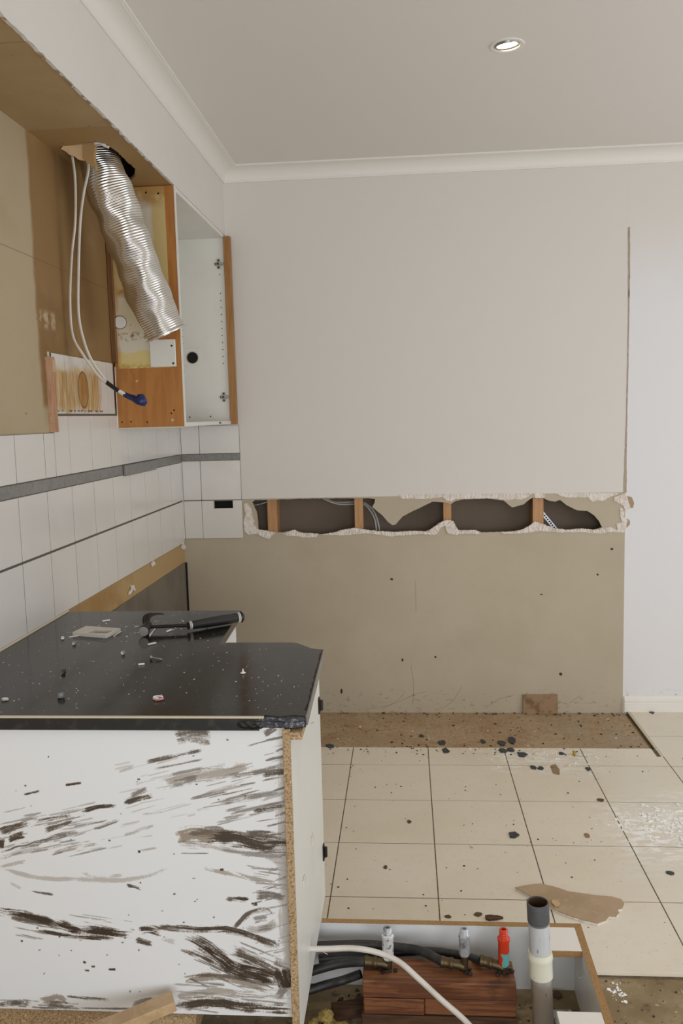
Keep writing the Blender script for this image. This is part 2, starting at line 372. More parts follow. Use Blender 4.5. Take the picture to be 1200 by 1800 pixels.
# exposed plaster core and torn lips round the slot
def core(pts, depth, seed, name='torn_plaster', y=None):
    y = D if y is None else y
    P = jag([at(u, v, 1, y) for u, v in pts], .0016, .006, seed)
    bm = bmesh.new(); vs = [bm.verts.new(p) for p in P]; es = [bm.edges.new((vs[i], vs[(i+1) % len(vs)])) for i in range(len(vs))]
    bmesh.ops.triangle_fill(bm, use_beauty=True, edges=es)
    bmesh.ops.subdivide_edges(bm, edges=bm.edges[:], cuts=1); bmesh.ops.triangulate(bm, faces=bm.faces[:])
    r = random.Random(seed)
    top = bmesh.ops.extrude_face_region(bm, geom=bm.faces[:]); tv = [g for g in top['geom'] if isinstance(g, bmesh.types.BMVert)]
    bd = set()
    for v in tv:
        if any(len([f for f in e.link_faces if f.normal.length == 0 or abs(f.normal.y) < .5]) for e in v.link_edges): bd.add(v)
    for v in tv: v.co.y -= depth*r.uniform(.3, 1.)
    mb = MB(); mb.bm.free(); mb.bm = bm; return mb.build(name, 'plaster core', wb)
core([(428, 886), (434, 884), (441, 893), (444, 908), (447, 916), (445, 920), (452, 930), (470, 933), (486, 936), (478, 941), (473, 948), (462, 944), (452, 938), (437, 940), (430, 934), (428, 918), (432, 903)], .007, 1)
core([(496, 937), (505, 935), (517, 931), (527, 936), (560, 938), (556, 944), (535, 945), (520, 942), (505, 942)], .006, 2)
core([(560, 940), (590, 935), (606, 930), (624, 928), (660, 933), (694, 935), (727, 933), (752, 934), (762, 926), (770, 922), (778, 922), (771, 934), (765, 940), (740, 939), (700, 941), (688, 943), (660, 939), (640, 937), (625, 939), (600, 941), (585, 940)], .007, 3)
core([(770, 920), (785, 913), (797, 916), (800, 925), (807, 932), (835, 931), (845, 936), (840, 939), (815, 938), (800, 940), (786, 937), (782, 924), (774, 927)], .009, 4)
core([(878, 935), (902, 934), (920, 930), (930, 924), (940, 916), (955, 921), (975, 929), (1000, 931), (1020, 929), (1045, 931), (1072, 926), (1082, 931), (1098, 930), (1094, 936), (1070, 935), (1050, 938), (1020, 935), (985, 936), (950, 933), (930, 936), (905, 938), (884, 938)], .008, 5)
core([(1082, 921), (1092, 918), (1089, 905), (1088, 894), (1093, 893), (1097, 900), (1095, 908), (1102, 913), (1100, 927), (1096, 936), (1086, 932)], .006, 6)
core([(1078, 874), (1098, 867), (1102, 878), (1106, 888), (1109, 894), (1098, 896), (1094, 888), (1084, 883), (1078, 880)], .006, 7)
core([(975, 867), (1090, 866), (1066, 876), (1062, 880), (1048, 880), (1040, 882), (1033, 874), (1012, 874), (1000, 875), (985, 872)], .004, 8)
core([(700, 869), (935, 867), (928, 873), (917, 878), (903, 877), (890, 880), (870, 876), (840, 876), (800, 877), (794, 881), (785, 880), (778, 873), (760, 876), (740, 877), (705, 876)], .004, 9)
core([(938, 866), (956, 866), (957, 874), (950, 876), (940, 875)], .004, 10)
# torn paint seam where the pantry panel met the wall
seam = []
pxs = [(1103, 400), (1107, 399), (1107, 470), (1105.5, 560), (1104, 650), (1102, 740), (1101, 800), (1101, 866), (1095, 866), (1097.5, 800), (1099.5, 740), (1101.5, 650), (1103, 560), (1103.5, 470)]
s_ = [at(u, v, 1, D) for u, v in pxs]
o = slab_with_hole(jag(s_, .0009, .02, 4), [], (0, -.0015, 0)).build('paint_scar', 'scar', wb)
for k, pts in enumerate(([(1102, 872), (1110, 874), (1114, 884), (1112, 893), (1107, 893)], [(1100, 911), (1106, 914), (1107, 921), (1101, 928)])):
    slab_with_hole(jag([at(u, v, 1, D) for u, v in pts], .0006, .008, k), [], (0, -.0012, 0)).build('torn_paint', 'torn paper face', wb)
for k, (u, v, w_, h_) in enumerate([(688, 1018, 3, 2), (985, 1185, 3, 3), (951, 1045, 3, 1), (765, 1155, 2, 2), (600, 1215, 2, 5), (1075, 965, 3, 2), (707, 1160, 2, 3), (1050, 1010, 2, 2)]):
    pts = [at(u+a, v+b, 1, D-.0008) for a, b in ((-w_, 0), (-w_*.3, -h_), (w_, -h_*.4), (w_*.6, h_), (-w_*.5, h_*.7))]
    slab_with_hole(pts, [], (0, .0008, 0)).build('wall_nick', 'crumb dark', wb)
# fine hair cracks near the foot of the wall
for k, pts in enumerate([[(640, 1247), (690, 1238), (725, 1222), (748, 1216)], [(672, 1246), (700, 1230), (712, 1214)], [(775, 1247), (795, 1232), (806, 1216), (812, 1205)], [(722, 1170), (727, 1205), (725, 1240)], [(860, 1240), (880, 1228), (905, 1222)], [(1000, 1236), (1020, 1222)], [(730, 1020), (731, 1075)]]):
    MB().tube([at(u, v, 1, D-.0003) for u, v in pts], .0006, 5, smoothpts=3).build('wall_crack', 'tan tile back', wb)
# ---- other walls, ceiling, bulkhead
wlft = struct(MB().box(XL-.02, XL, Y0, D, -.02, CE+.05).build('wall_left', 'left wall board'))
MB().box(XL, XL+.004, 2.9, D-.012, .0, .781).build('cement_sheet', 'cement sheet', wlft)
MB().box(XL, XL+.012, D-.012, D-.001, .0, .779).build('corner_gap', 'dark gap', wlft)
# wall behind the camera and right wall, each with its window opening
def wall_with_opening(name, p0, ex, wdt, w0, w1, z0, z1, vec):
    p0 = Vector(p0); ex = Vector(ex)
    q = lambda s, z: p0+ex*s+Vector((0, 0, z))
    return struct(slab_with_hole([q(0, -.02), q(wdt, -.02), q(wdt, CE+.05), q(0, CE+.05)], [[q(w0, z0), q(w1, z0), q(w1, z1), q(w0, z1)]], vec).build(name, 'white paint'))
wall_with_opening('wall_near', (XL, Y0, 0), (1, 0, 0), XRT-XL, .677, 3.177, .15, 2.09, (0, -.1, 0))
wall_with_opening('wall_right', (XRT, Y0, 0), (0, 1, 0), D-Y0, .85-Y0, 3.15-Y0, .5, 2.2, (.1, 0, 0))
def window(name, a, b, z0, z1, nrm):
    a = Vector(a); b = Vector(b); mb = MB(); d = (b-a).normalized(); g = Vector(nrm)
    def bar(p, q, z_0, z_1):
        pts = [p+Vector((0, 0, z_0)), q+Vector((0, 0, z_0)), q+Vector((0, 0, z_1)), p+Vector((0, 0, z_1))]; mb.poly(pts, g*.05)
    bar(a, b, z0, z0+.05); bar(a, b, z1-.05, z1); bar(a, a+d*.05, z0+.05, z1-.05); bar(b-d*.05, b, z0+.05, z1-.05)
    mid = (a+b)/2; bar(mid-d*.02, mid+d*.02, z0+.05, z1-.05)
    return struct(mb.build(name, 'cornice paint'))
window('window_1', (XL+.677, Y0-.08, 0), (XL+3.177, Y0-.08, 0), .15, 2.09, (0, 1, 0))
window('window_2', (XRT+.08, .85, 0), (XRT+.08, 3.15, 0), .5, 2.2, (-1, 0, 0))
lamp_c = Vector((.354, 2.951, CE))
circ = [lamp_c+Vector((.043*math.cos(2*math.pi*k/32), .043*math.sin(2*math.pi*k/32), 0)) for k in range(32)]
struct(slab_with_hole([Vector((XL-.1, Y0-.1, CE)), Vector((XRT+.1, Y0-.1, CE)), Vector((XRT+.1, D+.02, CE)), Vector((XL-.1, D+.02, CE))], [circ], (0, 0, .01)).build('ceiling', 'ceiling paint'))
struct(MB().box(XL-.1, XRT+.1, Y0-.1, D+.1, CE+.12, CE+.14).build('ceiling', 'white paint'))
# bulkhead: vertical face with a nibbled lower edge, and its raw underside with the duct hole
face = [Vector((XB, Y0, CE)), Vector((XB, D, CE)), Vector((XB, D, ZB))]
r = random.Random(5); y = D
while y > Y0:
    y -= .02; j = 0 if y > 3.25 else r.uniform(-.0008, .0012)*(2 if 1.6 < y < 2.9 else 1); face.append(Vector((XB, max(y, Y0), ZB+j)))
wbk = struct(slab_with_hole(face, [], (-.01, 0, 0)).build('wall_bulkhead', 'white paint'))
hp = [(106, 268), (112, 260), (120, 256), (135, 254), (150, 251), (168, 248), (190, 255), (206, 267), (222, 283), (238, 297), (237, 310), (228, 318), (212, 324), (194, 320), (175, 308), (150, 292), (125, 277)]
hb = jag([at(u, v, 2, ZB+.001) for u, v in hp], .002, .012, 8, axes=(0, 1))
struct(slab_with_hole([Vector((XL, Y0, ZB+.001)), Vector((XB-.01, Y0, ZB+.001)), Vector((XB-.01, D, ZB+.001)), Vector((XL, D, ZB+.001))], [hb], (0, 0, .01)).build('bulkhead_underside', 'bulkhead board', wbk))
struct(MB().box(XL, XB-.011, Y0, D, CE-.002, CE-.001).build('bulkhead_void_shade', 'dark gap', wbk))  # near-black sheet; its colour stands in for the shade inside the bulkhead
# gnawed paper edge along the bulkhead corner
mb = MB(); r = random.Random(9)
for k in range(26):
    y = r.uniform(1.5, 2.95); L = r.uniform(.015, .06); dd = r.uniform(.001, .004)
    mb.poly([Vector((XB-.012, y, ZB-.0005)), Vector((XB-.001, y+L*.2, ZB-.0005-dd)), Vector((XB-.002, y+L*.7, ZB-.001-dd*.6)), Vector((XB-.012, y+L, ZB-.0005))], (0, 0, .0012))
mb.build('torn_edge', 'torn paper face', wbk)
# cornices, mitred
cc = .0784; prof = [(0, ZC), (.007, ZC), (.007, ZC+.006)]
for k in range(0, 11):
    a_ = k/10*math.pi/2; prof.append((cc-.008-(cc-.017)*math.cos(a_), ZC+.008+(CE-ZC-.016)*math.sin(a_)))
prof += [(cc-.006, CE-.007), (cc, CE-.007), (cc, CE)]
def flat_trim(name, f0, f1):
    mb = MB(); a = [mb.bm.verts.new(f0(d, z)) for d, z in prof]; b = [mb.bm.verts.new(f1(d, z)) for d, z in prof]
    for i in range(len(prof)-1): mb.bm.faces.new((a[i], a[i+1], b[i+1], b[i]))
    a0 = mb.bm.verts.new(f0(0, CE)); b0 = mb.bm.verts.new(f1(0, CE)); mb.bm.faces.new(a+[a0]); mb.bm.faces.new((b+[b0])[::-1])
    mb.bm.faces.new((a[0], b[0], b0, a0)); mb.bm.faces.new((a[-1], a0, b0, b[-1]))
    return struct(mb.build(name, 'cornice paint', smooth=False))
flat_trim('trim_1', lambda d, z: Vector((XB+d, Y0, z)), lambda d, z: Vector((XB+d, D-d, z)))
flat_trim('trim_2', lambda d, z: Vector((XB+d, D-d, z)), lambda d, z: Vector((XRT, D-d, z)))
# skirting with its moulded lines
sk = [(0, 0), (.014, 0), (.014, .044), (.012, .046), (.012, .050), (.014, .052), (.014, .060), (.011, .063), (.011, .068), (.008, .072), (.004, .078), (0, .078)]
mb = MB(); mb.poly([Vector((1.064, D-d, z)) for d, z in sk], (XRT-1.064, 0, 0)); struct(mb.build('baseboard_back', 'cornice paint'))
# ---- floor
fl = struct(MB().box(XL-.1, XRT+.1, Y0-.1, D+.12, -.10, -.016).build('floor', 'concrete'))
struct(MB().box(XL, 1.066, 3.66, D, -.016, -.010).build('underlay_strip', 'underlay', fl))
struct(MB().box(XL, XRT, 2.158, 3.684, -.016, -.0007).build('grout_bed', 'floor grout', fl))
struct(MB().box(1.079, XRT, 3.684, D, -.016, -.0007).build('grout_bed', 'floor grout', fl))
struct(MB().box(1.6, XRT, Y0, 2.158, -.016, -.0007).build('grout_bed', 'floor grout', fl))
mb = MB(); gx, gy = -.2579, 3.4993
regs = [(XL, XRT, 2.155, 3.69), (1.0785, XRT, 3.69, D), (1.6, XRT, Y0, 2.155)]
for x0, x1, y0, y1 in regs:
    for i in range(-4, 13):
        for j in range(-3, 22):
            a0, a1 = max(x0, gx+i*T), min(x1, gx+(i+1)*T); b0, b1 = max(y0, gy-j*T), min(y1, gy-(j-1)*T)
            g = .0019
            if a1-a0 < .008 or b1-b0 < .008: continue
            l_ = a0+g if a0 > x0 or x0 > 0 else a0
            if a0 < 1.077 < a1 and y0 == 2.155 and b1 > 3.6:  # the slot notched into the tiles
                mb.box(l_, 1.063, b0+g, b1-g if b1 < y1 else b1, -.010, 0, .0005)
                mb.box(1.0785, a1-g, b0+g, b1-g if b1 < y1 else b1, -.010, 0, .0005)
                mb.box(1.063, 1.0785, b0+g, 3.60, -.010, 0, 0); continue
            z_ = random.uniform(-.0001, .0003)
            mb.box(l_, a1-g, b0+(g if b0 > y0 else 0), b1-(g if b1 < y1 else 0), -.010, z_, .0005)
struct(mb.build('floor_tiling', 'floor tile glaze', fl))
struct(MB().box(1.0785, 1.0895, 3.60, D, -.004, .003, .001).build('tile_edging', 'beige sealant', fl))
# ---- wall tiling
def tile_field(name, rows, plane):
    mb = MB()
    for (a0, a1, z0, z1) in rows:
        t = .0065+random.uniform(-.0002, .0002); g = .0017
        if plane == 'L': mb.box(XL, XL+t, a0+g, a1-g, z0+g, z1-g, .0005)
        else: mb.box(a0+g, a1-g, D-t, D, z0+g, z1-g, .0013)
    return struct(mb.build(name, 'wall tile glaze', wlft if plane == 'L' else wb))
ys = [1.16+.2*k for k in range(0, 15)]+[D-.006]
rows = []
for z0, z1 in ((.8825, 1.0925), (1.0965, 1.288), (1.327, 1.5235)):
    for a, b in zip(ys[:-1], ys[1:]):
        if z0 > 1.3:
            if a < 2.62: 
                if b > 2.64: rows += [(a, 2.64, z0, 1.4695), (2.64, b, z0, z1)]
                else: rows.append((a, b, z0, 1.4695))
                continue
        rows.append((a, b, z0, z1))
yu = [2.655, 2.76, 2.96, 3.16, 3.228]
for a, b in zip(yu[:-1], yu[1:]): rows.append((a, b, 1.5275, 1.724))
tile_field('wall_tiling', rows, 'L')
struct(MB().box(XL, XL+.0058, 1.0, D-.002, .8835, 1.4685).box(XL, XL+.0058, 2.645, D-.002, 1.4685, 1.5235).box(XL, XL+.0058, 2.655, 3.228, 1.5235, 1.722).build('tile_grout', 'grout', wlft))
bt = MB().box(XL, XL+.0085, 1.0, 3.275, 1.289, 1.3255, .0015).box(XL, XL+.0085, 3.7, D-.006, 1.289, 1.3255, .0015)
struct(bt.build('border_tile_strip', 'border tile', wlft))
rb = [(-1.118, -1.025, .902, 1.0925), (-1.118, -1.025, 1.0965, 1.293), (-1.025, -.822, 1.0965, 1.293), (-1.118, -1.025, 1.329, 1.468), (-1.025, -.822, 1.329, 1.468)]
mb = MB()
for a0, a1, z0, z1 in rb: mb.box(a0+.0011, a1-.0011, D-.0065, D, z0, z1, .0013)
# the tile cut out round the socket hole
q = lambda x, z: Vector((x, D, z))
mb.poly([q(-1.0239, .902), q(-.822, .902), q(-.822, 1.0925), q(-.867, 1.0925), q(-.867, 1.053), q(-.965, 1.053), q(-.965, 1.0925), q(-1.0239, 1.0925)], (0, -.0065, 0))
struct(mb.build('wall_tiling', 'wall tile glaze', wb))
struct(MB().box(-1.12, -1.02, D-.004, D-.0005, .902, 1.468).box(-1.03, -.822, D-.004, D-.0005, 1.0935, 1.468).build('tile_grout', 'grout', wb))
struct(MB().box(-1.118, -.824, D-.009, D, 1.2945, 1.327, .0015).build('border_tile_strip', 'border tile', wb))
MB().box(-.966, -.866, D+.03, D+.034, 1.04, 1.10).build('socket_void', 'dark gap', wb)
struct(MB().box(-1.1275, -1.119, D-.009, D-.001, .90, 1.47, .003).build('corner_sealant', 'cornice paint', wb))
# tatty sealant left along the bottom edge of the tiles
mb = MB(); r = random.Random(4)
for y, z in [(4.12, .872), (3.62, .866), (3.34, .815), (3.30, .82), (4.14, .86)]:
    for k in range(5):
        mb.lathe([(0, 0), (.010*r.uniform(.5, 1), .003), (.006, .008), (0, .011)], (XL, y+r.uniform(-.02, .02), z+r.uniform(-.012, .012)), (1, 0, r.uniform(-.4, .4)), 7)
mb.build('sealant_blobs', 'plaster core', wlft)
mb = MB(); mb.box(XL, XL+.002, 2.64, 2.652, 1.47, 1.725); struct(mb.build('tile_end_bead', 'beige sealant', wlft))
# ================================================================== THINGS ON THE WALLS
# loose grey border tile
o = MB().box(XL+.0087, XL+.022, 3.275, 3.69, 1.283, 1.326, .003, seg=2).build('border_tile', 'border tile')
tag(recentre(o), 'thick grey border tile standing proud of the grey band across the left wall tiles', 'tile')
# timber batten beside the stained tiles
p = [at(80, 622, 0, XL), at(90, 620, 0, XL), at(98, 757, 0, XL), at(90, 759, 0, XL)]
t = thing('wall_batten', 'narrow splintered brown timber strip upright beside the grease-stained tiles', 'timber strip', (XL+.012, 2.63, 1.47))
mb = MB(); zz = [1.4705+.0125*k for k in range(20)]; ring = []
r = random.Random(3)
for z in zz:
    a = 2.622+r.uniform(-.003, .002); b = 2.650+r.uniform(-.0005, .0005); ring.append([Vector((XL, a, z)), Vector((XL, b, z)), Vector((XL+.019, b, z)), Vector((XL+.019, a+.003, z))])
mb.rings(ring).build('strip', 'raw batten', t)
b = MB().box(XL+.0, XL+.0205, 2.634, 2.652, 1.66, 1.70, .001).build('split_face', 'light pine', t); b['label'] = 'pale freshly split top of the strip'
# wall cabinet ------------------------------------------------------
YN = 3.25
cab = thing('wall_cabinet', 'open wall cabinet with orange timber side and white interior below the bulkhead', 'cabinet', (-1.0, 3.7, 1.4735))
XC = XB+.001
nearp = MB().box(XL+.008, XC-.003, YN, YN+.016, 1.4735, ZB-.001).build('side_panel', 'cherry veneer', cab)
MB().box(XC-.003, XC+.0005, YN-.001, YN+.017, 1.4735, ZB-.001).build('panel_edging', 'cabinet white', nearp)
MB().box(XL+.006, XL+.009, YN-.002, YN+.012, 1.4735, 1.71).build('panel_edging', 'cabinet white', nearp)
MB().box(XL+.007, XC, YN-.002, YN+.0, 1.470, 1.4745).build('panel_edging', 'beige sealant', nearp)
lam = MB().box(XL+.022, -.892, YN-.002, YN, 1.703, ZB-.004).build('laminate_facing', 'stained laminate', cab)
lam['label'] = 'grease-stained white facing left on the cabinet side'
MB().box(XL+.0005, XL+.022, YN-.014, YN+.004, 1.725, 2.24, .002).build('batten', 'dark batten', cab)
MB().box(-.9425, -.892, YN-.0028, YN-.001, 1.706, 1.835).build('timber_patch', 'cherry veneer', cab)
pl = MB().box(-.975, -.8745, YN-.012, YN-.0028, 1.7045, 1.8085, .0015).build('cover_plate', 'cabinet white', cab); pl['label'] = 'square white cover plate with two screws'
for x, z in ((-.888, 1.7835), (-.885, 1.7165)): MB().lathe([(0, .0), (.0042, .0), (.0038, .0018), (0, .0022)], (x, YN-.012, z), (0, -1, 0), 14).build('screw_head', 'dark steel', pl)
cp = MB().lathe([(0, 0), (.0235, 0), (.0235, .002), (.0215, .004), (0, .004)], (-1.089, YN-.002, 1.879), (0, -1, 0), 32).build('round_cap', 'cabinet white', cab, smooth=False)
MB().lathe([(.0235, 0), (.0262, 0), (.0262, .001), (.0235, .001)], (-1.089, YN-.002, 1.879), (0, -1, 0), 32, cap=False, closed=True).build('cap_rim', 'dark batten', cp)
for x, z in ((-.915, 2.352), (-.962, 2.357)): MB().lathe([(0, 0), (.004, 0), (0, .001)], (x, YN-.002, z), (0, -1, 0), 10).build('screw_hole', 'dark gap', lam)
for x, z in ((-1.103, 1.496), (-1.067, 1.497), (-1.003, 1.494), (-.905, 1.526), (-.894, 1.538)): MB().lathe([(0, 0), (.0034, 0), (0, .001)], (x, YN, z), (0, -1, 0), 10).build('screw_hole', 'dark gap', nearp)
MB().lathe([(0, 0), (.0062, 0), (.0058, .0008), (0, .001)], (-.902, YN, 1.500), (0, -1, 0), 14).build('screw_cap', 'light pine', nearp)
farp = MB().box(XL+.008, XC-.003, 4.134, 4.150, 1.4735, ZB-.001).build('side_panel', 'cabinet white', cab)
MB().box(XC-.003, -.8225, 4.120, 4.150, 1.4735, ZB-.012, .001).build('filler_strip', 'oak edging', cab)
MB().box(XL+.012, XC-.003, YN+.016, 4.134, ZB-.018, ZB-.001).build('top_panel', 'cabinet white', cab)
bp = MB().box(XL+.012, XC-.0005, YN+.016, 4.134, 1.4735, 1.4895).build('bottom_panel', 'cabinet white', cab)
MB().box(XL+.008, XL+.012, YN+.016, 4.134, 1.4735, ZB-.001).build('back_panel', 'cabinet white', cab)
MB().box(XC-.0005, XC+.0005, 3.86, 3.90, 1.478, 1.486).build('dowel_mark', 'grout', bp)
def hinge(z):
    x = -.884; y = 4.134; mb = MB()
    mb.box(x-.0085, x+.0085, y-.004, y, z-.024, z+.024, .002, seg=2).box(x-.019, x+.019, y-.005, y-.001, z-.008, z+.008, .002, seg=2)
    mb.box(x-.012, x+.026, y-.012, y-.005, z-.005, z+.005, .0015)
    h = mb.build('hinge_plate', 'zinc', farp)
    mb = MB()
    for dz in (-.016, .016): mb.lathe([(0, 0), (.0045, 0), (.0038, .0016), (0, .0018)], (x, y-.004, z+dz), (0, -1, 0), 12)
    mb.lathe([(0, 0), (.005, 0), (.004, .004), (0, .004)], (x-.002, y-.012, z), (0, -1, 0), 12)
    for dx in (-.016,): mb.lathe([(0, 0), (.003, 0), (.003, .002), (0, .002)], (x+dx, y-.005, z), (0, -1, 0), 10)
    mb.build('hinge_screws', 'dark steel', h)
# sub-parts deeper than two levels are avoided: plates hang on the cabinet itself
farp_real = farp; farp = cab
hinge(2.243); hinge(1.606); farp = farp_real
def pin(r_, x, z): MB().lathe([(0, 0), (r_, 0), (0, .0006)], (x, 4.134, z), (0, -1, 0), 10).build('shelf_pin_hole', 'dark gap', farp)
for z in [2.194]+[2.104-.0335*k for k in range(11)]: pin(.0028, -.881, z)
for z in [2.104-.0335*k for k in range(4, 12)]: pin(.0026, -1.078, z)
for x, z in ((-1.06, 1.512), (-.955, 1.513)): pin(.0038, x, z)
MB().box(-1.078, -.992, 4.1315, 4.134, 1.765, 1.848, .001).build('access_plate', 'cabinet white', farp)
MB().lathe([(.0, 0), (.027, 0), (.027, .0015), (.0, .0015)], (-1.032, 4.1318, 1.801), (0, -1, 0), 32).build('pipe_hole', 'dark gap', farp)
MB().lathe([(.027, 0), (.030, 0), (.030, .002), (.027, .002)], (-1.032, 4.1315, 1.801), (0, -1, 0), 32, cap=False, closed=True).build('hole_rim', 'zinc', farp)
# flexible duct -----------------------------------------------------
dpx = [(158, 215, 2.89), (170, 262, 2.89), (180, 300, 2.89), (191, 336, 2.89), (209, 375, 2.9), (224, 412, 2.91), (236, 447, 2.925), (247, 480, 2.94), (263, 520, 2.96), (275, 550, 2.975), (293, 587, 2.99)]
path = spline([at(u, v, 1, y) for u, v, y in dpx], 70)
L = [0]
for a, b in zip(path[:-1], path[1:]): L.append(L[-1]+(b-a).length)
step = .0013; n = int(L[-1]/step); pp = []; k = 0
for i in range(n):
    s = i*step
    while L[k+1] < s: k += 1
    pp.append(path[k].lerp(path[k+1], (s-L[k])/(L[k+1]-L[k])))
def rf(i, N, p):
    s = i*step; t = s/L[-1]
    base = .0735-.0015*math.sin(t*9)+.0025*math.sin(t*23+1)
    cor = .0008*math.sin(2*math.pi*s/.0078)
    def f(th):
        w_ = .0042*math.sin(3*th+7*t)*math.sin(t*14)+.0036*math.sin(2*th+17*t)+.0016*math.sin(5*th-30*t)+.0012*math.sin(4*th+55*t)
        k1 = math.exp(-((t-.47)/.035)**2)*.006*math.cos(th-1.); k2 = math.exp(-((t-.68)/.03)**2)*.007*math.cos(th+.6)
        return base+cor+(w_-k1-k2)*min(1, (1-t)*12)
    return f
duct = thing('exhaust_duct', 'crinkled silver flexible exhaust duct hanging out of the bulkhead hole', 'duct', tuple(path[-1]))
MB().tube(pp, .073, 72, rf=rf, cap=False).build('hose', 'aluminium foil', duct, smooth=True)
axd = (pp[-1]-pp[-8]).normalized()
MB().lathe([(.0725, -.004), (.0765, -.004), (.0775, 0), (.0765, .003), (.0725, .003)], pp[-1], axd, 64, cap=False, closed=True).build('end_rim', 'aluminium foil', duct, smooth=True)
mb = MB()
for ph in (2.5, 3.1, 3.9): pass
# dark collar up inside the hole
flap = thing('plaster_flap', 'torn cream plasterboard flap dangling beside the cables at the bulkhead hole', 'plaster scrap', tuple(at(135, 285, 1, 2.77)))
mb = slab_with_hole(jag([at(u, v, 1, 2.755) for u, v in [(107, 262), (113, 254), (130, 252), (146, 250), (150, 256), (147, 282), (137, 280), (130, 274), (122, 272), (115, 266)]], .0015, .01, 2), [], (0, .008, 0)); mb.build('flap', 'cream paper', flap)
slab_with_hole(jag([at(u, v, 1, 2.745) for u, v in [(145, 252), (163, 249), (166, 258), (165, 278), (168, 300), (158, 290), (150, 283), (145, 278)]], .0012, .01, 3), [], (.004, .010, 0)).build('strip', 'bulkhead board', flap)
slab_with_hole(jag([at(u, v, 1, 2.75) for u, v in [(160, 248), (175, 249), (192, 257), (190, 261), (176, 254), (166, 254), (165, 272), (161, 268)]], .001, .008, 4), [], (0, .004, 0)).build('core', 'plaster core', flap)
# hanging cables
cb = thing('oven_cable', 'pair of white cables hanging from the bulkhead hole, ends bound in blue tape', 'cable', tuple(at(250, 705, 1, 2.86)))
def cabpts(l, y): return [at(u, v, 1, y) for u, v in l]
MB().tube(cabpts([(122, 255), (127, 275), (132, 318), (132, 390), (126, 450), (123, 530), (128, 590), (147, 625), (168, 655), (186, 673)], 2.79), .0062, 10, smoothpts=8, flat=.6).build('strand', 'cable sheath', cb, smooth=True)
MB().tube(cabpts([(148, 262), (153, 280), (155, 300), (147, 340), (141, 390), (138, 470), (138, 550), (147, 598), (162, 635), (188, 672)], 2.805), .0068, 10, smoothpts=8, flat=.6).build('strand', 'cable sheath', cb, smooth=True)
MB().tube(cabpts([(187, 672), (198, 680), (209, 688)], 2.80), .0105, 12, flat=.7).build('black_tape', 'black plastic', cb, smooth=True)
MB().tube(cabpts([(208, 687), (220, 694)], 2.80), .0088, 12, flat=.8).build('label_wrap', 'label paper', cb, smooth=True)
rb_ = [.008, .0085, .010, .012, .018, .020, .017, .009]
def rfb(i, N, p):
    q = rb_[min(i, 7)]
    return lambda th: q*(1+.13*math.sin(4*th+i)+.06*math.sin(9*th+2*i))
MB().tube(cabpts([(218, 693), (226, 697), (233, 699), (238, 702), (243, 703), (249, 703), (254, 704), (257, 703)], 2.80), .01, 16, rf=rfb).build('blue_tape', 'blue tape', cb, smooth=True)
# ---- studs and services inside the wall slot
studs = [(470, 487, 'knotty timber stud nearest the tiled corner'), (623, 638, 'timber stud with a grey cable passing behind it'), (779, 793, 'timber stud above the tallest peak of torn plaster'), (936, 955, 'wide timber stud beside the perforated metal strap')]
for i, (u0, u1, lb) in enumerate(studs):
    a = at(u0, 905, 1, D+.0115); b = at(u1, 905, 1, D+.0115)
    o = MB().box(a.x, b.x, D+.0115, D+.105, .0, CE-.02, .001).build('wall_stud', 'pine stud'); tag(recentre(o), lb+', seen in the torn wall slot', 'stud', 'studs in the torn wall slot')
def svc(name, label, cat, pts, r_, mat, y):
    o = MB().tube([at(u, v, 1, y) for u, v in pts], r_, 10, smoothpts=8).build(name, mat, smooth=True); return tag(recentre(o), label, cat)
svc('wall_cable', 'upper grey cable curving behind the second stud in the wall slot', 'cable', [(560, 862), (580, 880), (600, 883), (625, 882), (640, 884), (655, 896), (664, 918), (668, 945)], .005, 'grey cable', D+.112-.008)
svc('wall_cable', 'lower grey cable looping towards the second stud in the wall slot', 'cable', [(545, 862), (572, 878), (595, 886), (622, 886), (640, 887), (650, 897), (659, 915), (662, 945)], .005, 'grey cable', D+.112-.019)
svc('wall_cable', 'short grey cable end left of the knotty stud in the wall slot', 'cable', [(436, 889), (448, 888), (458, 886), (470, 882)], .004, 'galvanised', D+.06)
mb = MB(); p0 = at(954, 903, 1, D+.03); p1 = at(978, 932, 1, D+.03); dv = (p1-p0); dn = dv.normalized(); pr = Vector((dn.z, 0, -dn.x))
mb.poly([p0-dn*.03-pr*.009, p1+dn*.03-pr*.009, p1+dn*.03+pr*.009, p0-dn*.03+pr*.009], (0, .0015, 0))
st_ = thing('metal_strap', 'perforated metal strap running diagonally behind the wide stud', 'strap', tuple(p1)); mb.build('band', 'galvanised', st_)
mb = MB()
for k in range(-2, 10): mb.lathe([(0, 0), (.0042, 0), (0, .0006)], p0+dn*(.0125*k), (0, -1, 0), 10)
mb.build('perforations', 'dark gap', st_)
# ================================================================== CEILING LAMP
dl = thing('downlight', 'round recessed ceiling downlight glowing warm white', 'ceiling light', tuple(lamp_c))
MB().lathe([(.041, .012), (.041, -.001), (.050, -.004), (.0565, -.002), (.057, .0), (.05, .0)], lamp_c, (0, 0, 1), 48, cap=False).build('trim_ring', 'cornice paint', dl, smooth=True)
MB().lathe([(.034, .0), (.039, -.003), (.041, .0), (.041, .02), (.034, .02)], lamp_c, Vector((-.10, -.12, 1)), 40, cap=False, closed=True).build('gimbal_ring', 'chrome', dl, smooth=True)
MB().lathe([(0, .004), (.032, .004), (.033, .012), (0, .012)], lamp_c, Vector((-.10, -.12, 1)), 32).build('lamp_face', 'lamp face', dl)
sp = bpy.data.lights.new('downlight_beam', 'SPOT'); sp.energy = 14; sp.color = (1, .84, .62); sp.spot_size = 1.5; sp.spot_blend = .8; sp.shadow_soft_size = .03
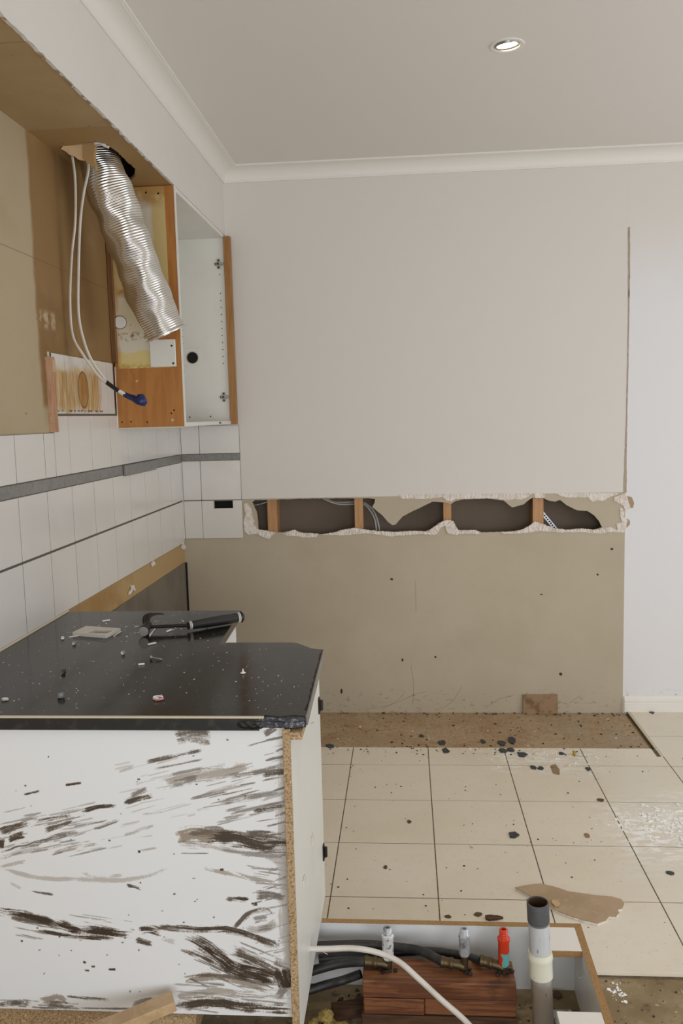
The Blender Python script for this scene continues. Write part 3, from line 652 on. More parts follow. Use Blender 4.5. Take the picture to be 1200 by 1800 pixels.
so = bpy.data.objects.new('downlight_beam', sp); C.objects.link(so); so.location = lamp_c+Vector((0, 0, -.006))
# ================================================================== BASE CABINET AND COUNTER
YP = 1.69; XR = -.246
bc = thing('base_cabinet', 'white base cabinet carcass with dark smears, carrying the black benchtop', 'cabinet', (-.6, 1.9, .16))
# smeared end panel: a fine grid that carries the dirt
nx, nz_ = 900, 680
x0, x1, z0, z1 = XL+.004, -.262, .200, .8535
xs = np.linspace(x0, x1, nx); zs = np.linspace(z0, z1, nz_); GX, GZ = np.meshgrid(xs, zs)
def vnoise(a, b, seed):
    g = np.random.default_rng(seed).random((256, 256)); i = np.floor(a).astype(int); j = np.floor(b).astype(int); fa = a-i; fb = b-j
    fa = fa*fa*(3-2*fa); fb = fb*fb*(3-2*fb); i0 = i % 256; i1 = (i+1) % 256; j0 = j % 256; j1 = (j+1) % 256
    return (g[i0, j0]*(1-fa)+g[i1, j0]*fa)*(1-fb)+(g[i0, j1]*(1-fa)+g[i1, j1]*fa)*fb
dark = np.zeros_like(GX); light = np.zeros_like(GX)
def stroke(pts, wpx, amt, kind='d', streak=1., seed=0, cover=.5):
    """a brushed smear: a polyline on the panel with a width, streaks running along it"""
    P = [at(u, v, 1, YP) for u, v in pts]
    if len(P) > 2: P = spline(P, 5)
    P = np.array([[p.x, p.z] for p in P]); wd = wpx*.00118/2
    i0, i1 = np.searchsorted(xs, P[:, 0].min()-wd*2), np.searchsorted(xs, P[:, 0].max()+wd*2)
    j0, j1 = np.searchsorted(zs, P[:, 1].min()-wd*2), np.searchsorted(zs, P[:, 1].max()+wd*2)
    if i1-i0 < 2 or j1-j0 < 2: return
    X = GX[j0:j1, i0:i1]; Z = GZ[j0:j1, i0:i1]
    s_best = np.zeros_like(X); d_best = np.full_like(X, 9.); acc = 0
    for a, b in zip(P[:-1], P[1:]):
        d = b-a; Ls = np.hypot(*d); d = d/Ls; rx = X-a[0]; rz = Z-a[1]; s = np.clip(rx*d[0]+rz*d[1], 0, Ls)
        ex = rx-s*d[0]; ez = rz-s*d[1]; dist = np.hypot(ex, ez); sg = np.sign(ex*-d[1]+ez*d[0])
        mlt = dist < np.abs(d_best); d_best = np.where(mlt, dist*np.where(sg == 0, 1, sg), d_best); s_best = np.where(mlt, acc+s, s_best); acc += Ls
    t = d_best/wd; u = s_best/acc
    end = np.clip(np.minimum(u, 1-u)*6, 0, 1)**.6
    prof_ = np.clip(1-np.abs(t)**2.2, 0, 1)*(.35+.65*end)
    wv = (vnoise(s_best/.02+7, d_best/.02+70, seed*7+5)-.5)*.004
    fine = vnoise((d_best+wv)/.0011+300, s_best/.035+50, seed*7+1)*.5+vnoise((d_best+wv)/.0030+300, s_best/.05+80, seed*7+2)*.5
    grain = vnoise(X/.0021+500, Z/.0021+200, seed*7+3); blot = vnoise(s_best/.022+9, d_best/.010+90, seed*7+4)
    v = prof_*1.15+(fine-.5)*2.3*streak+(blot-.5)*1.0+(grain-.5)*.6-(1-cover)*.8+.08-(1-end)*.6
    v = np.where(np.abs(t) < 1.25, v, -1)-np.clip(np.abs(t)-1, 0, 1)*3-np.where((u <= 0) | (u >= 1), .5, 0)
    dk, lt = dark[j0:j1, i0:i1], light[j0:j1, i0:i1]
    if kind == 'd':
        np.maximum(dk, np.clip((v-.25)/.6, 0, 1)*amt, out=dk); np.maximum(lt, np.clip((v+.10)/.65, 0, 1)*min(1, amt+.1)*.8, out=lt)
    else: np.maximum(lt, np.clip((v-.05)/.6, 0, 1)*amt, out=lt)
S = stroke
S([(308, 1296), (340, 1290), (372, 1290)], 34, .75, seed=1, streak=.4, cover=.55)
S([(340, 1303), (370, 1306)], 12, .6, seed=2, streak=.5)
S([(258, 1340), (300, 1330), (360, 1318)], 9, .8, seed=3); S([(270, 1352), (340, 1338), (364, 1332)], 5, .55, seed=4)
S([(207, 1357), (237, 1347)], 7, .5, 'l', seed=5)
S([(465, 1292), (486, 1278)], 12, .7, seed=40, cover=.6); S([(432, 1312), (470, 1302), (503, 1294)], 5, .6, seed=41)
S([(282, 1378), (330, 1366), (400, 1356), (440, 1348)], 26, .75, 'l', seed=6, cover=.6); S([(300, 1362), (360, 1350)], 8, .5, seed=42)
S([(300, 1378), (350, 1368)], 16, .55, seed=7, cover=.55); S([(400, 1368), (440, 1360), (503, 1350)], 14, .65, seed=8)
S([(460, 1362), (503, 1356)], 12, .85, seed=9, cover=.6); S([(355, 1396), (400, 1386), (452, 1374)], 8, .6, 'l', seed=10)
S([(380, 1412), (440, 1400), (503, 1390)], 14, .55, seed=11, cover=.4); S([(445, 1426), (504, 1416)], 12, .9, seed=12, cover=.6)
S([(395, 1426), (450, 1418)], 6, .5, seed=13); S([(250, 1430), (290, 1427)], 6, .45, 'l', seed=14); S([(345, 1425), (370, 1420)], 8, .35, 'l', seed=43)
S([(217, 1412), (245, 1404), (270, 1400)], 13, .9, seed=15, cover=.65); S([(228, 1400), (258, 1385)], 14, .6, seed=16, cover=.5); S([(238, 1380), (258, 1372)], 6, .5, seed=44)
S([(143, 1427), (170, 1419), (208, 1416)], 9, .95, seed=17, cover=.65); S([(60, 1445), (95, 1438), (128, 1432)], 9, .9, seed=18, cover=.6)
S([(0, 1461), (25, 1454), (55, 1446)], 16, .9, seed=19, cover=.6); S([(76, 1460), (100, 1452), (127, 1443)], 15, .8, seed=20, cover=.6)
S([(14, 1476), (28, 1472), (43, 1468)], 16, .95, seed=21, cover=.8); S([(-6, 1480), (8, 1484)], 22, .95, seed=22, cover=.8)
S([(0, 1496), (60, 1482), (134, 1462)], 13, .75, seed=23, cover=.55); S([(162, 1457), (185, 1450), (212, 1441)], 10, .65, seed=24)
S([(-5, 1510), (40, 1498), (80, 1488)], 10, .55, 'l', seed=25); S([(95, 1500), (130, 1490), (178, 1481)], 9, .75, 'l', seed=26, cover=.55)
S([(218, 1468), (240, 1462), (270, 1450)], 7, .6, 'l', seed=27); S([(0, 1524), (45, 1514)], 8, .6, 'l', seed=45); S([(240, 1497), (275, 1490)], 5, .6, 'l', seed=46)
S([(-5, 1522), (60, 1542), (150, 1546), (230, 1546), (297, 1527)], 11, .55, 'l', seed=28, cover=.6, streak=.6)
S([(140, 1534), (175, 1542), (215, 1538)], 8, .5, 'l', seed=47)
S([(310, 1474), (340, 1468), (380, 1474)], 34, .95, 'l', seed=29, cover=.7); S([(330, 1465), (380, 1458), (398, 1470)], 18, .6, seed=30)
S([(362, 1474), (410, 1472), (460, 1482), (506, 1480)], 34, .95, seed=31, cover=.75); S([(430, 1466), (505, 1474)], 20, .8, seed=32, cover=.6)
S([(312, 1484), (380, 1490), (450, 1505)], 14, .55, 'l', seed=33)
S([(380, 1492), (430, 1500), (500, 1506)], 10, .5, seed=48); S([(470, 1500), (508, 1530)], 26, .5, 'l', seed=49)
S([(358, 1528), (400, 1534), (440, 1544), (484, 1552)], 11, .75, 'l', seed=34, cover=.6)
S([(396, 1580), (420, 1582), (437, 1583)], 13, .95, seed=35, cover=.7); S([(441, 1590), (453, 1589)], 8, 1., seed=36, cover=.9)
S([(450, 1574), (475, 1573), (500, 1578)], 20, .7, seed=37, cover=.6); S([(223, 1556), (236, 1559), (248, 1563)], 6, .85, seed=38)
S([(17, 1552), (38, 1562)], 7, .6, 'l', seed=50); S([(55, 1566), (75, 1570), (94, 1573)], 6, .8, seed=51)
S([(-5, 1602), (40, 1608), (90, 1620), (130, 1632), (175, 1637), (236, 1642)], 20, 1., seed=52, cover=.72)
S([(20, 1614), (70, 1620), (110, 1634)], 14, .8, seed=53); S([(60, 1636), (120, 1644), (200, 1650)], 10, .95, seed=54, cover=.7)
S([(243, 1634), (262, 1632), (285, 1640)], 22, .95, seed=55, cover=.6); S([(238, 1652), (268, 1660)], 12, .9, seed=56, cover=.6)
S([(270, 1628), (340, 1633), (400, 1634), (440, 1644), (490, 1664)], 14, .95, seed=57, cover=.65)
S([(395, 1634), (440, 1646), (484, 1662)], 16, .8, seed=58); S([(280, 1650), (310, 1658)], 12, .5, 'l', seed=59)
S([(322, 1648), (350, 1660), (385, 1684), (420, 1706), (495, 1724)], 34, 1., seed=60, cover=.75)
S([(318, 1668), (352, 1682), (385, 1700), (420, 1716)], 12, .9, seed=61); S([(405, 1672), (450, 1690), (500, 1712)], 26, .85, seed=62, cover=.55)
S([(408, 1634), (425, 1618), (442, 1604), (468, 1600), (478, 1612)], 11, .8, seed=63, cover=.6, streak=.8)
S([(430, 1634), (465, 1632), (486, 1620)], 16, .6, 'l', seed=64); S([(445, 1618), (470, 1612)], 16, .5, seed=65); S([(450, 1634), (490, 1626)], 12, .6, seed=66)
S([(325, 1722), (370, 1718), (420, 1726), (480, 1742)], 18, .9, 'l', seed=67, cover=.65); S([(330, 1716), (400, 1716), (470, 1732)], 10, .75, seed=68)
S([(318, 1748), (380, 1742), (430, 1750), (515, 1752)], 16, .75, 'l', seed=69, cover=.6)
S([(300, 1768), (380, 1762), (440, 1770), (515, 1774)], 26, .95, seed=70, cover=.65); S([(310, 1752), (350, 1748)], 14, .8, 'l', seed=71, cover=.7)
S([(492, 1704), (502, 1738)], 34, 1., seed=72, cover=1.0, streak=.4)
S([(480, 1690), (514, 1700)], 24, .7, seed=73); S([(485, 1755), (514, 1720)], 22, .6, seed=74)
S([(72, 1762), (100, 1756), (118, 1765)], 26, .9, 'l', seed=75, cover=.75); S([(80, 1764), (125, 1768)], 16, .7, seed=76)
S([(118, 1752), (150, 1755), (196, 1758)], 7, .8, seed=77); S([(-5, 1768), (30, 1762), (60, 1764)], 16, .8, seed=78, cover=.45, streak=.5)
S([(230, 1768), (262, 1758), (280, 1765)], 14, .6, seed=79, cover=.4, streak=.4); S([(140, 1772), (230, 1773), (320, 1772)], 5, .7, seed=80)
S([(500, 1300), (502, 1500), (508, 1775)], 34, .55, 'l', seed=81, cover=.62, streak=.7)
S([(494, 1500), (506, 1640)], 26, .55, 'l', seed=82, cover=.62, streak=1.)
rs = random.Random(17)
def spray(n, x0_, x1_, y0_, y1_, l0, l1, slope, wmax, amt, kind, sd):
    for k in range(n):
        u = rs.uniform(x0_, x1_); v = rs.uniform(y0_, y1_); L_ = rs.uniform(l0, l1); sl = slope+rs.uniform(-.06, .06)
        S([(u, v), (u+L_, v+L_*sl)], rs.uniform(1.6, wmax), amt*rs.uniform(.5, 1), kind, seed=sd+k, cover=rs.uniform(.55, .8))
spray(34, 330, 470, 1350, 1450, 25, 90, -.22, 5, .6, 'd', 200)
spray(30, 200, 430, 1340, 1440, 15, 60, -.25, 4, .55, 'l', 240)
spray(36, -10, 130, 1425, 1510, 20, 80, -.22, 5, .6, 'd', 280)
spray(16, 60, 250, 1440, 1500, 20, 60, -.2, 4, .5, 'l', 320)
spray(30, 420, 480, 1460, 1560, 20, 70, .1, 5, .5, 'd', 340)
spray(18, 440, 490, 1560, 1680, 14, 40, -.25, 4, .5, 'd', 380)
spray(26, 330, 460, 1640, 1720, 20, 70, .42, 4, .7, 'd', 400)
spray(24, 300, 450, 1715, 1775, 30, 110, .1, 5, .6, 'd', 430)
spray(16, 20, 160, 1606, 1645, 30, 90, .18, 4, .7, 'd', 460)
spray(14, 460, 492, 1290, 1360, 14, 44, -.2, 4, .5, 'd', 480)
spray(14, -5, 120, 1755, 1772, 8, 40, .05, 5, .7, 'd', 500)
spray(12, 300, 470, 1455, 1500, 30, 100, .03, 4, .7, 'd', 520)
for k in range(46):   # spatter
    S((lambda u, v: [(u, v), (u+rs.uniform(1.5, 5), v+rs.uniform(-1, 1))])(rs.uniform(10, 500), rs.uniform(1300, 1770)), rs.uniform(1.6, 3.2), .8, seed=560+k, cover=1., streak=.3)
for k in range(16):
    y = 1290+k*19+random.uniform(-5, 5); S([(455+random.uniform(0, 28), y+10), (506, y)], 5, .65, seed=100+k, cover=.45)
for k, (a_, b_, c_, d_) in enumerate([(77, 1711, 77, 1712), (38, 1652, 38, 1656), (146, 1690, 150, 1693), (148, 1706, 156, 1706), (160, 1699, 166, 1699), (190, 1704, 202, 1704), (266, 1280, 267, 1281), (84, 1330, 85, 1331), (115, 1380, 142, 1376), (42, 1397, 70, 1390), (242, 1497, 246, 1497), (386, 1529, 392, 1529), (243, 1670, 244, 1670)]):
    S([(a_, b_), (c_+1, d_)], 5, .95, seed=130+k, cover=.9, streak=.3)
verts = np.stack([GX.ravel()-(-.6), np.full(GX.size, YP-1.9), GZ.ravel()-.16], 1)
idx = np.arange(nx*nz_).reshape(nz_, nx)
faces = np.stack([idx[:-1, :-1].ravel(), idx[:-1, 1:].ravel(), idx[1:, 1:].ravel(), idx[1:, :-1].ravel()], 1)
me = bpy.data.meshes.new('end_panel_face'); me.vertices.add(len(verts)); me.vertices.foreach_set('co', verts.ravel())
me.loops.add(faces.size); me.loops.foreach_set('vertex_index', faces.ravel().astype(np.int32))
me.polygons.add(len(faces)); me.polygons.foreach_set('loop_start', np.arange(0, faces.size, 4, dtype=np.int32))
me.update(calc_edges=True)
ca = me.color_attributes.new('dirt', 'FLOAT_COLOR', 'POINT')
cl = np.stack([np.clip(dark, 0, 1).ravel(), np.clip(light, 0, 1).ravel(), np.zeros(GX.size), np.ones(GX.size)], 1)
ca.data.foreach_set('color', cl.ravel().astype(np.float32)); me.materials.append(M['smeared panel'].m)
ep = bpy.data.objects.new('end_panel', me); C.objects.link(ep); ep.parent = bc; ep['label'] = 'white end panel covered in brushed brown smears'; W[ep.name] = Vector((-.6, 1.9, .16))
MB().box(x0, x1, YP+.0003, YP+.015, z0, z1).build('panel_core', 'white melamine', bc)
sd = MB().box(-.2615, XR, 1.6645, 2.232, .16, .8535).build('side_panel', 'cabinet white', bc)
rg = MB().box(-.2617, XR+.0002, 1.658, 1.6647, .16, .8612, .001).build('raw_edge', 'chipboard', sd); rg['label'] = 'raw chipboard edge of the side panel'
MB().box(-.2455, -.222, 1.66, 1.75, .8395, .8550).build('top_rail', 'chipboard', bc)
MB().box(XL+.004, -.478, YP-.012, 2.232, .155, .1995).build('bottom_panel', 'chipboard', bc)
MB().box(XL+.004, -.2617, 2.216, 2.232, .2, .853).build('back_panel', 'white melamine', bc)
MB().box(XL+.012, -.556, 2.62, 2.636, .16, .853).build('side_panel', 'white melamine', bc)
MB().box(-.572, -.556, 2.24, 2.62, .16, .853).build('door', 'white melamine', bc)
MB().box(XL+.012, XL+.028, 2.24, 2.62, .16, .853).build('back_panel', 'white melamine', bc)
def small_hinge(y, z):
    mb = MB(); mb.box(XR, XR+.004, y-.010, y+.010, z-.022, z+.022, .0015, seg=2).box(XR+.004, XR+.012, y-.004, y+.008, z-.014, z+.014, .002)
    mb.lathe([(0, 0), (.004, 0), (0, .002)], (XR+.004, y, z+.017), (1, 0, 0), 10).lathe([(0, 0), (.004, 0), (0, .002)], (XR+.004, y, z-.017), (1, 0, 0), 10)
    mb.build('hinge_plate', 'dark steel', bc)
p = at(561, 1237, 0, XR); small_hinge(2.2, .722); p = at(565, 1523, 0, XR); small_hinge(2.205, .30)
for (u, v) in ((548, 1474), (533, 1548)):
    p = at(u, v, 0, XR); MB().box(XR, XR+.004, p.y-.016, p.y+.016, p.z-.008, p.z+.008, .001).build('shelf_clip', 'ivory plastic', bc)
p = at(555, 1667, 0, XR); mb = MB(); mb.lathe([(0, 0), (.0045, 0), (.0045, .0015), (.0018, .002), (.0018, .028), (0, .034)], p, (1, -.25, -.35), 12); mb.build('protruding_screw', 'chrome', bc)
p = at(545, 1272, 0, XR); MB().tube([p, p+Vector((.004, 0, .001)), p+Vector((.007, .012, -.001))], .0012, 6).build('staple', 'zinc', bc)
# plinth frame
pf = thing('cabinet_plinth', 'low rectangular plinth frame of white boards with raw brown top edges', 'cabinet base', (.0, 2.1, -.016))
ZP = .16
pb = MB().box(XL+.01, .437, 2.1, 2.118, -.016, ZP-.001).build('rear_board', 'white melamine', pf)
MB().box(-.244, .437, 2.1, 2.118, ZP-.001, ZP).build('raw_edge', 'board edge', pb)
pr_ = MB().poly([Vector(p) for p in ((.419, 2.1, -.016), (.437, 2.1, -.016), (.431, 1.4, -.016), (.413, 1.4, -.016))], (0, 0, ZP+.0155)).build('side_board', 'white melamine', pf)
MB().poly([Vector(p) for p in ((.419, 2.1, ZP-.0005), (.437, 2.118, ZP-.0005), (.431, 1.4, ZP-.0005), (.413, 1.4, ZP-.0005))], (0, 0, .001)).build('raw_edge', 'board edge', pr_)
MB().box(XL+.01, -.50, 1.72, 1.736, -.016, .1545).build('front_board', 'white melamine', pf)
b1 = MB().box(.322, .4185, 2.003, 2.1, ZP-.017, ZP, .0005).build('corner_brace', 'cornice paint', pf)
MB().box(.322, .4183, 2.0015, 2.003, ZP-.017, ZP-.0005).build('raw_edge', 'board edge', b1)
b2 = MB().box(.317, .4155, 1.40, 1.785, ZP-.017, ZP, .0005).build('corner_brace', 'cornice paint', pf)
for y, z in ((1.965, .125), (1.83, .11)): MB().tube([Vector((.417, y, z)), Vector((.405, y-.003, z-.008)), Vector((.396, y, z-.003)), Vector((.392, y+.003, z+.008))], .0009, 6, smoothpts=4).build('bent_staple', 'zinc', pf)
# countertop
zt = ZT; zb = .8555
ct_px = None
top = [Vector(p) for p in ((XL+.007, 1.677, zt), (-.308, 1.677, zt), (-.302, 1.69, zt), (-.27, 1.681, zt), (-.245, 1.69, zt), (-.2165, 1.686, zt), (-.2195, 1.78, zt), (-.2215, 1.85, zt), (-.229, 2.19, zt), (-.243, 2.193, zt), (-.262, 2.203, zt), (-.285, 2.232, zt), (-.303, 2.252, zt), (-.320, 2.262, zt), (-.504, 2.264, zt), (-.522, 2.235, zt), (-.540, 2.655, zt), (XL+.007, 2.655, zt))]
ctp = thing('countertop', 'black glossy L-shaped benchtop with broken edges, scattered with screws and dust', 'countertop', (-.7, 2.0, zb))
MB().poly(top, (0, 0, zb-zt)).build('slab', 'black counter', ctp, bev=.0015)
MB().box(XL+.007, -.312, 1.6735, 1.677, .853, .8795, .001).build('front_edging', 'black hose', ctp)
bd_ = MB().box(XL+.007, -.302, 1.672, 1.679, .8795, .8838, .0008).build('cream_edge_strip', 'beige sealant', ctp)
MB().tube([Vector((XL+.010, 1.68, zt+.002)), Vector((XL+.010, 2.655, zt+.002))], .004, 8).build('sealant_bead', 'beige sealant', ctp)
# crumbled corner
def rock(c, sx_, sy_, sz_, seed, sub=2, amp=.25):
    t = bmesh.new(); bmesh.ops.create_icosphere(t, subdivisions=sub, radius=1); r = random.Random(seed)
    for v in t.verts:
        k = 1+r.uniform(-amp, amp); v.co = Vector((v.co.x*sx_*k, v.co.y*sy_*k, v.co.z*sz_*k))+Vector(c)
    return t
mb = MB()
pr2 = [(-.312, 1.668), (-.29, 1.672), (-.27, 1.668), (-.25, 1.664), (-.235, 1.668), (-.218, 1.673), (-.217, 1.70), (-.24, 1.703), (-.27, 1.698), (-.31, 1.70)]
P2 = jag([Vector((x, y+.003, zb+.006)) for x, y in pr2], .0015, .006, 5, (0, 1)); mb.poly(P2, (0, 0, .011)); 
P3 = jag([Vector((x, y+.007, zb+.017)) for x, y in pr2], .0015, .006, 6, (0, 1)); mb.poly(P3, (0, 0, .0065))
mb.build('broken_corner', 'broken counter edge', ctp)
mb = MB(); mb.add(rock((-.331, 1.674, .866), .028, .004, .010, 3, 3, .12)); mb.build('melted_patch', 'black plastic', ctp)
# stripped raw edge on the right
P4 = jag([Vector((-.2165, 1.70, zb)), Vector((-.229, 2.188, zb)), Vector((-.229, 2.188, zt-.001)), Vector((-.2165, 1.70, zt-.001))], .0008, .02, 7, (1, 2))
mb = MB(); mb.bm.free(); mb = slab_with_hole(P4, [], (.0025, 0, 0)); mb.build('raw_side_edge', 'border tile', ctp)
mb = MB(); r = random.Random(8)
ye = 1.72
while ye < 2.17:
    L_ = r.uniform(.012, .035); x_ = -.2165-(ye-1.70)*.0256; d_ = r.uniform(.003, .007)
    mb.poly([Vector((x_, ye, zt+.0002)), Vector((x_, ye+L_*1.1, zt+.0002)), Vector((x_-d_, ye+L_*.8, zt+.0002)), Vector((x_-d_*.8, ye+L_*.2, zt+.0002))], (0, 0, .0003)); ye += L_
mb.build('chipped_margin', 'rust inside', ctp)
# ================================================================== ON THE COUNTER
zc = zt+.0002
# hammer
hm = thing('claw_hammer', 'black claw hammer with white-ringed handle lying across the far benchtop', 'hammer', tuple(at(300, 1110, 2, zc)))
g0 = at(330, 1100, 2, zt+.017); g1 = at(427, 1084, 2, zt+.018); dh = (g1-g0).normalized()
fdir = Vector((.08, -.99, -.06)).normalized()   # striking face towards the viewer
hd = at(252, 1110, 2, zt+.0165)-fdir*.0525
def grf(i, N, p): 
    t = i/(N-1); return .0115+.0035*math.sin(min(1, t*1.4)*math.pi*.6)+(.003 if t > .95 else 0)-(.006 if t > .995 else 0)
gp = [g0.lerp(g1, k/30) for k in range(31)]
grip = MB().tube(gp, .014, 20, rf=grf).build('grip', 'rubber grip', hm, smooth=True)
neck0 = hd+Vector((0, 0, -.004))
MB().tube([neck0, g0.lerp(neck0, .5)+Vector((0, 0, .001)), g0+dh*.01], .0050, 12, smoothpts=5).build('shaft', 'dark steel', hm, smooth=True)
for q in (.03, .055, .90, .925):
    c_ = g0.lerp(g1, q); rr_ = grf(int(q*30), 31, None)+.0006
    MB().lathe([(rr_-.001, -.0016), (rr_, -.0012), (rr_, .0012), (rr_-.001, .0016)], c_, dh, 20, cap=False, closed=True).build('grip_ring', 'label paper', hm)
hc = hd
hp_ = [(.0145, -.052), (.0155, -.050), (.0155, -.036), (.0125, -.030), (.0105, -.022), (.0125, -.012), (.013, .006), (.011, .012), (.0, .013)]
MB().lathe([(0, -.0525)]+hp_, hc, -fdir, 24).build('head', 'dark steel', hm, smooth=True)
fc = MB().lathe([(0, 0), (.0140, 0), (.0135, .0008), (0, .001)], hc+fdir*.0525, fdir, 24).build('striking_face', 'zinc', hm)
for sgn in (-1, 1):
    cl_ = [hc+Vector((-.002+sgn*.004, .004, .003)), hc+Vector((-.010+sgn*.005, .022, .012)), hc+Vector((-.010+sgn*.007, .042, .020)), hc+Vector((.004+sgn*.009, .060, .022)), hc+Vector((.020+sgn*.010, .070, .018))]
    MB().tube(cl_, .006, 10, smoothpts=5, rf=lambda i, N, p: .0085*(1-.75*i/(N-1)), flat=.6).build('claw', 'dark steel', hm, smooth=True)
# white socket surround
fr = thing('switch_surround', 'empty white plastic rectangular surround left of the hammer', 'switch frame', tuple(at(170, 1111, 2, zc)))
oc = [at(u, v, 2, zc+.011) for u, v in ((127, 1111), (186, 1116), (212, 1104), (151, 1100))]
ic = [at(u, v, 2, zc+.011) for u, v in ((153, 1112), (188, 1113), (198, 1107.5), (165, 1106.5))]
mb = MB(); hz = Vector((0, 0, -.011)); inn = [p.lerp(sum(oc, Vector())/4, .06) for p in oc]
mb.bm.free(); mb = slab_with_hole(oc, [ic], hz); mb.build('frame', 'ivory plastic', fr, bev=.001)
def screw(u, v, name, label, mat, kind, ang=0, s=1.):
    p = at(u, v, 2, zc); t = thing(name, label, 'screw', tuple(p))
    if kind == 'up': ang = 1.75
    if True:
        d = Vector((math.cos(ang), math.sin(ang), 0)); c = p+Vector((0, 0, .0055*s))
        prof_ = [(0, .0015*s), (.0018*s, .001*s), (.0022*s, 0), (.0050*s, -.0002*s), (.0055*s, .001*s), (.0045*s, .002*s), (.002*s, .0045*s)]
        z_ = .0045
        while z_ < .026: prof_ += [(.0024*s, z_*s), (.0016*s, (z_+.001)*s)]; z_ += .002
        prof_ += [(0, .030*s)]
        MB().lathe(prof_, c, (d+Vector((0, 0, -.12))), 14).build('body', mat, t, smooth=True)
    return t
screw(110, 1124, 'screw', 'silver screw lying directly below the left corner of the white surround', 'chrome', 'lie', 2.0, .9)
screw(130, 1134, 'screw', 'silver screw lying head-on below the left half of the white surround', 'chrome', 'up', 0, .95)
screw(216, 1151, 'screw', 'silver screw lying head-on, right of and well below the white surround', 'chrome', 'up', 0, 1.0)
screw(265, 1160, 'screw', 'longer silver screw lying with its tip to the right, below the hammer head', 'chrome', 'lie', -.15, 1.15)
screw(111, 1184, 'brass_screw', 'short brass screw alone on the left part of the benchtop', 'brass', 'up', 0, 1.0)
def plug(u, v, label, s):
    p = at(u, v, 2, zc); t = thing('plastic_plug', label, 'plug', tuple(p))
    MB().lathe([(0, 0), (.0075*s, .001), (.008*s, .0025), (.004*s, .004), (.0022*s, .005), (.0022*s, .013*s), (.001*s, .014*s), (0, .014*s)], p, (0, 0, 1), 18).build('body', 'crumb white', t, smooth=True)
plug(363, 1100, 'small white plastic plug in front of the hammer grip', 1.); plug(427, 1184, 'small white plastic plug alone on the right half of the benchtop', .85)
p = at(278, 1230, 2, zc); t = thing('plastic_ring', 'pink and white plastic ring near the front of the benchtop', 'ring', tuple(p))
MB().tube([p+Vector((.010*math.cos(a_), .007*math.sin(a_), .003)) for a_ in [2*math.pi*k/24 for k in range(24)]+[0]], .0028, 8, cap=False).build('band', 'pink plastic', t, smooth=True)
MB().tube([p+Vector((.010*math.cos(a_), .007*math.sin(a_), .0062)) for a_ in [2*math.pi*k/24 for k in range(2, 20)]], .0018, 8).build('rim', 'crumb white', t, smooth=True)
p = at(107, 1222, 2, zc+.006); mb = MB(); mb.add(rock(p, .009, .008, .007, 11, 2, .3)); tag(recentre(mb.build('plastic_lump', 'clear plastic')), 'crumpled clear plastic lump left of the pink ring', 'plastic scrap')
p = at(9, 1229, 2, zc+.003); mb = MB(); mb.add(rock(p, .008, .006, .004, 12, 2, .3)); tag(recentre(mb.build('plaster_lump', 'ivory plastic')), 'small grey-brown lump at the left end of the benchtop near its front', 'debris')
def flakes(name, label, mat, n, fn, smin, smax, seed, zf=.3, cat='debris', group=None):
    r = random.Random(seed); mb = MB()
    for k in range(n):
        q = fn(r)
        if q is None: continue
        x, y, z = q; s = smin+(smax-smin)*r.random()**3; a = r.uniform(0, 6.3); m_ = r.choice((3, 4, 5)); e = r.uniform(.35, 1.)
        pts = []
        for j in range(m_):
            th = a+2*math.pi*(j+r.uniform(-.2, .2))/m_; rx, ry = s*math.cos(th-a), s*e*math.sin(th-a)
            pts.append(Vector((x+rx*math.cos(a)-ry*math.sin(a), y+rx*math.sin(a)+ry*math.cos(a), z)))
        mb.poly(pts, (0, 0, s*zf*r.uniform(.6, 1.3)))
    o = mb.build(name, mat); o['kind'] = 'stuff'; tag(o, label, cat); return recentre(o)
def on_counter(r):
    if r.random() < .8: return (r.uniform(-1.08, -.24), r.uniform(1.7, 2.24), zc)
    return (r.uniform(-1.08, -.56), r.uniform(2.25, 2.64), zc)
flakes('plaster_crumbs', 'fine pale dust and plaster crumbs sprinkled over the black benchtop', 'crumb white', 420, on_counter, .0004, .0024, 21)
flakes('plaster_crumbs', 'pale crumbs clustered round the hammer head on the benchtop', 'crumb white', 120, lambda r: (r.gauss(-.82, .09), min(2.64, r.gauss(2.42, .09)), zc), .0005, .0045, 22)
def splinter(u0, v0, u1, v1, label, mat='crumb white', rad=.0014):
    a, b = at(u0, v0, 2, zc+rad), at(u1, v1, 2, zc+rad); o = MB().tube([a, (a+b)/2+Vector((0, 0, .0004)), b], rad, 6).build('splinter', mat); tag(recentre(o), label, 'debris')
splinter(263, 1117, 276, 1101, 'white plastic sliver touching the right side of the hammer head', rad=.002)
splinter(121, 1120, 142, 1117, 'white sliver poking out below the left corner of the surround')
splinter(200, 1118, 213, 1110, 'white sliver off the right corner of the surround')
splinter(180, 1092, 193, 1090, 'flat cream chip behind the white surround', rad=.0025)
splinter(293, 1110, 301, 1107, 'white chip between the hammer shaft and the white plug', rad=.0028)
splinter(260, 1133, 274, 1130, 'cream chip in front of the hammer head', 'ivory plastic', .0028)
splinter(243, 1168, 254, 1167, 'white chip left of the lying silver screw', rad=.0025)
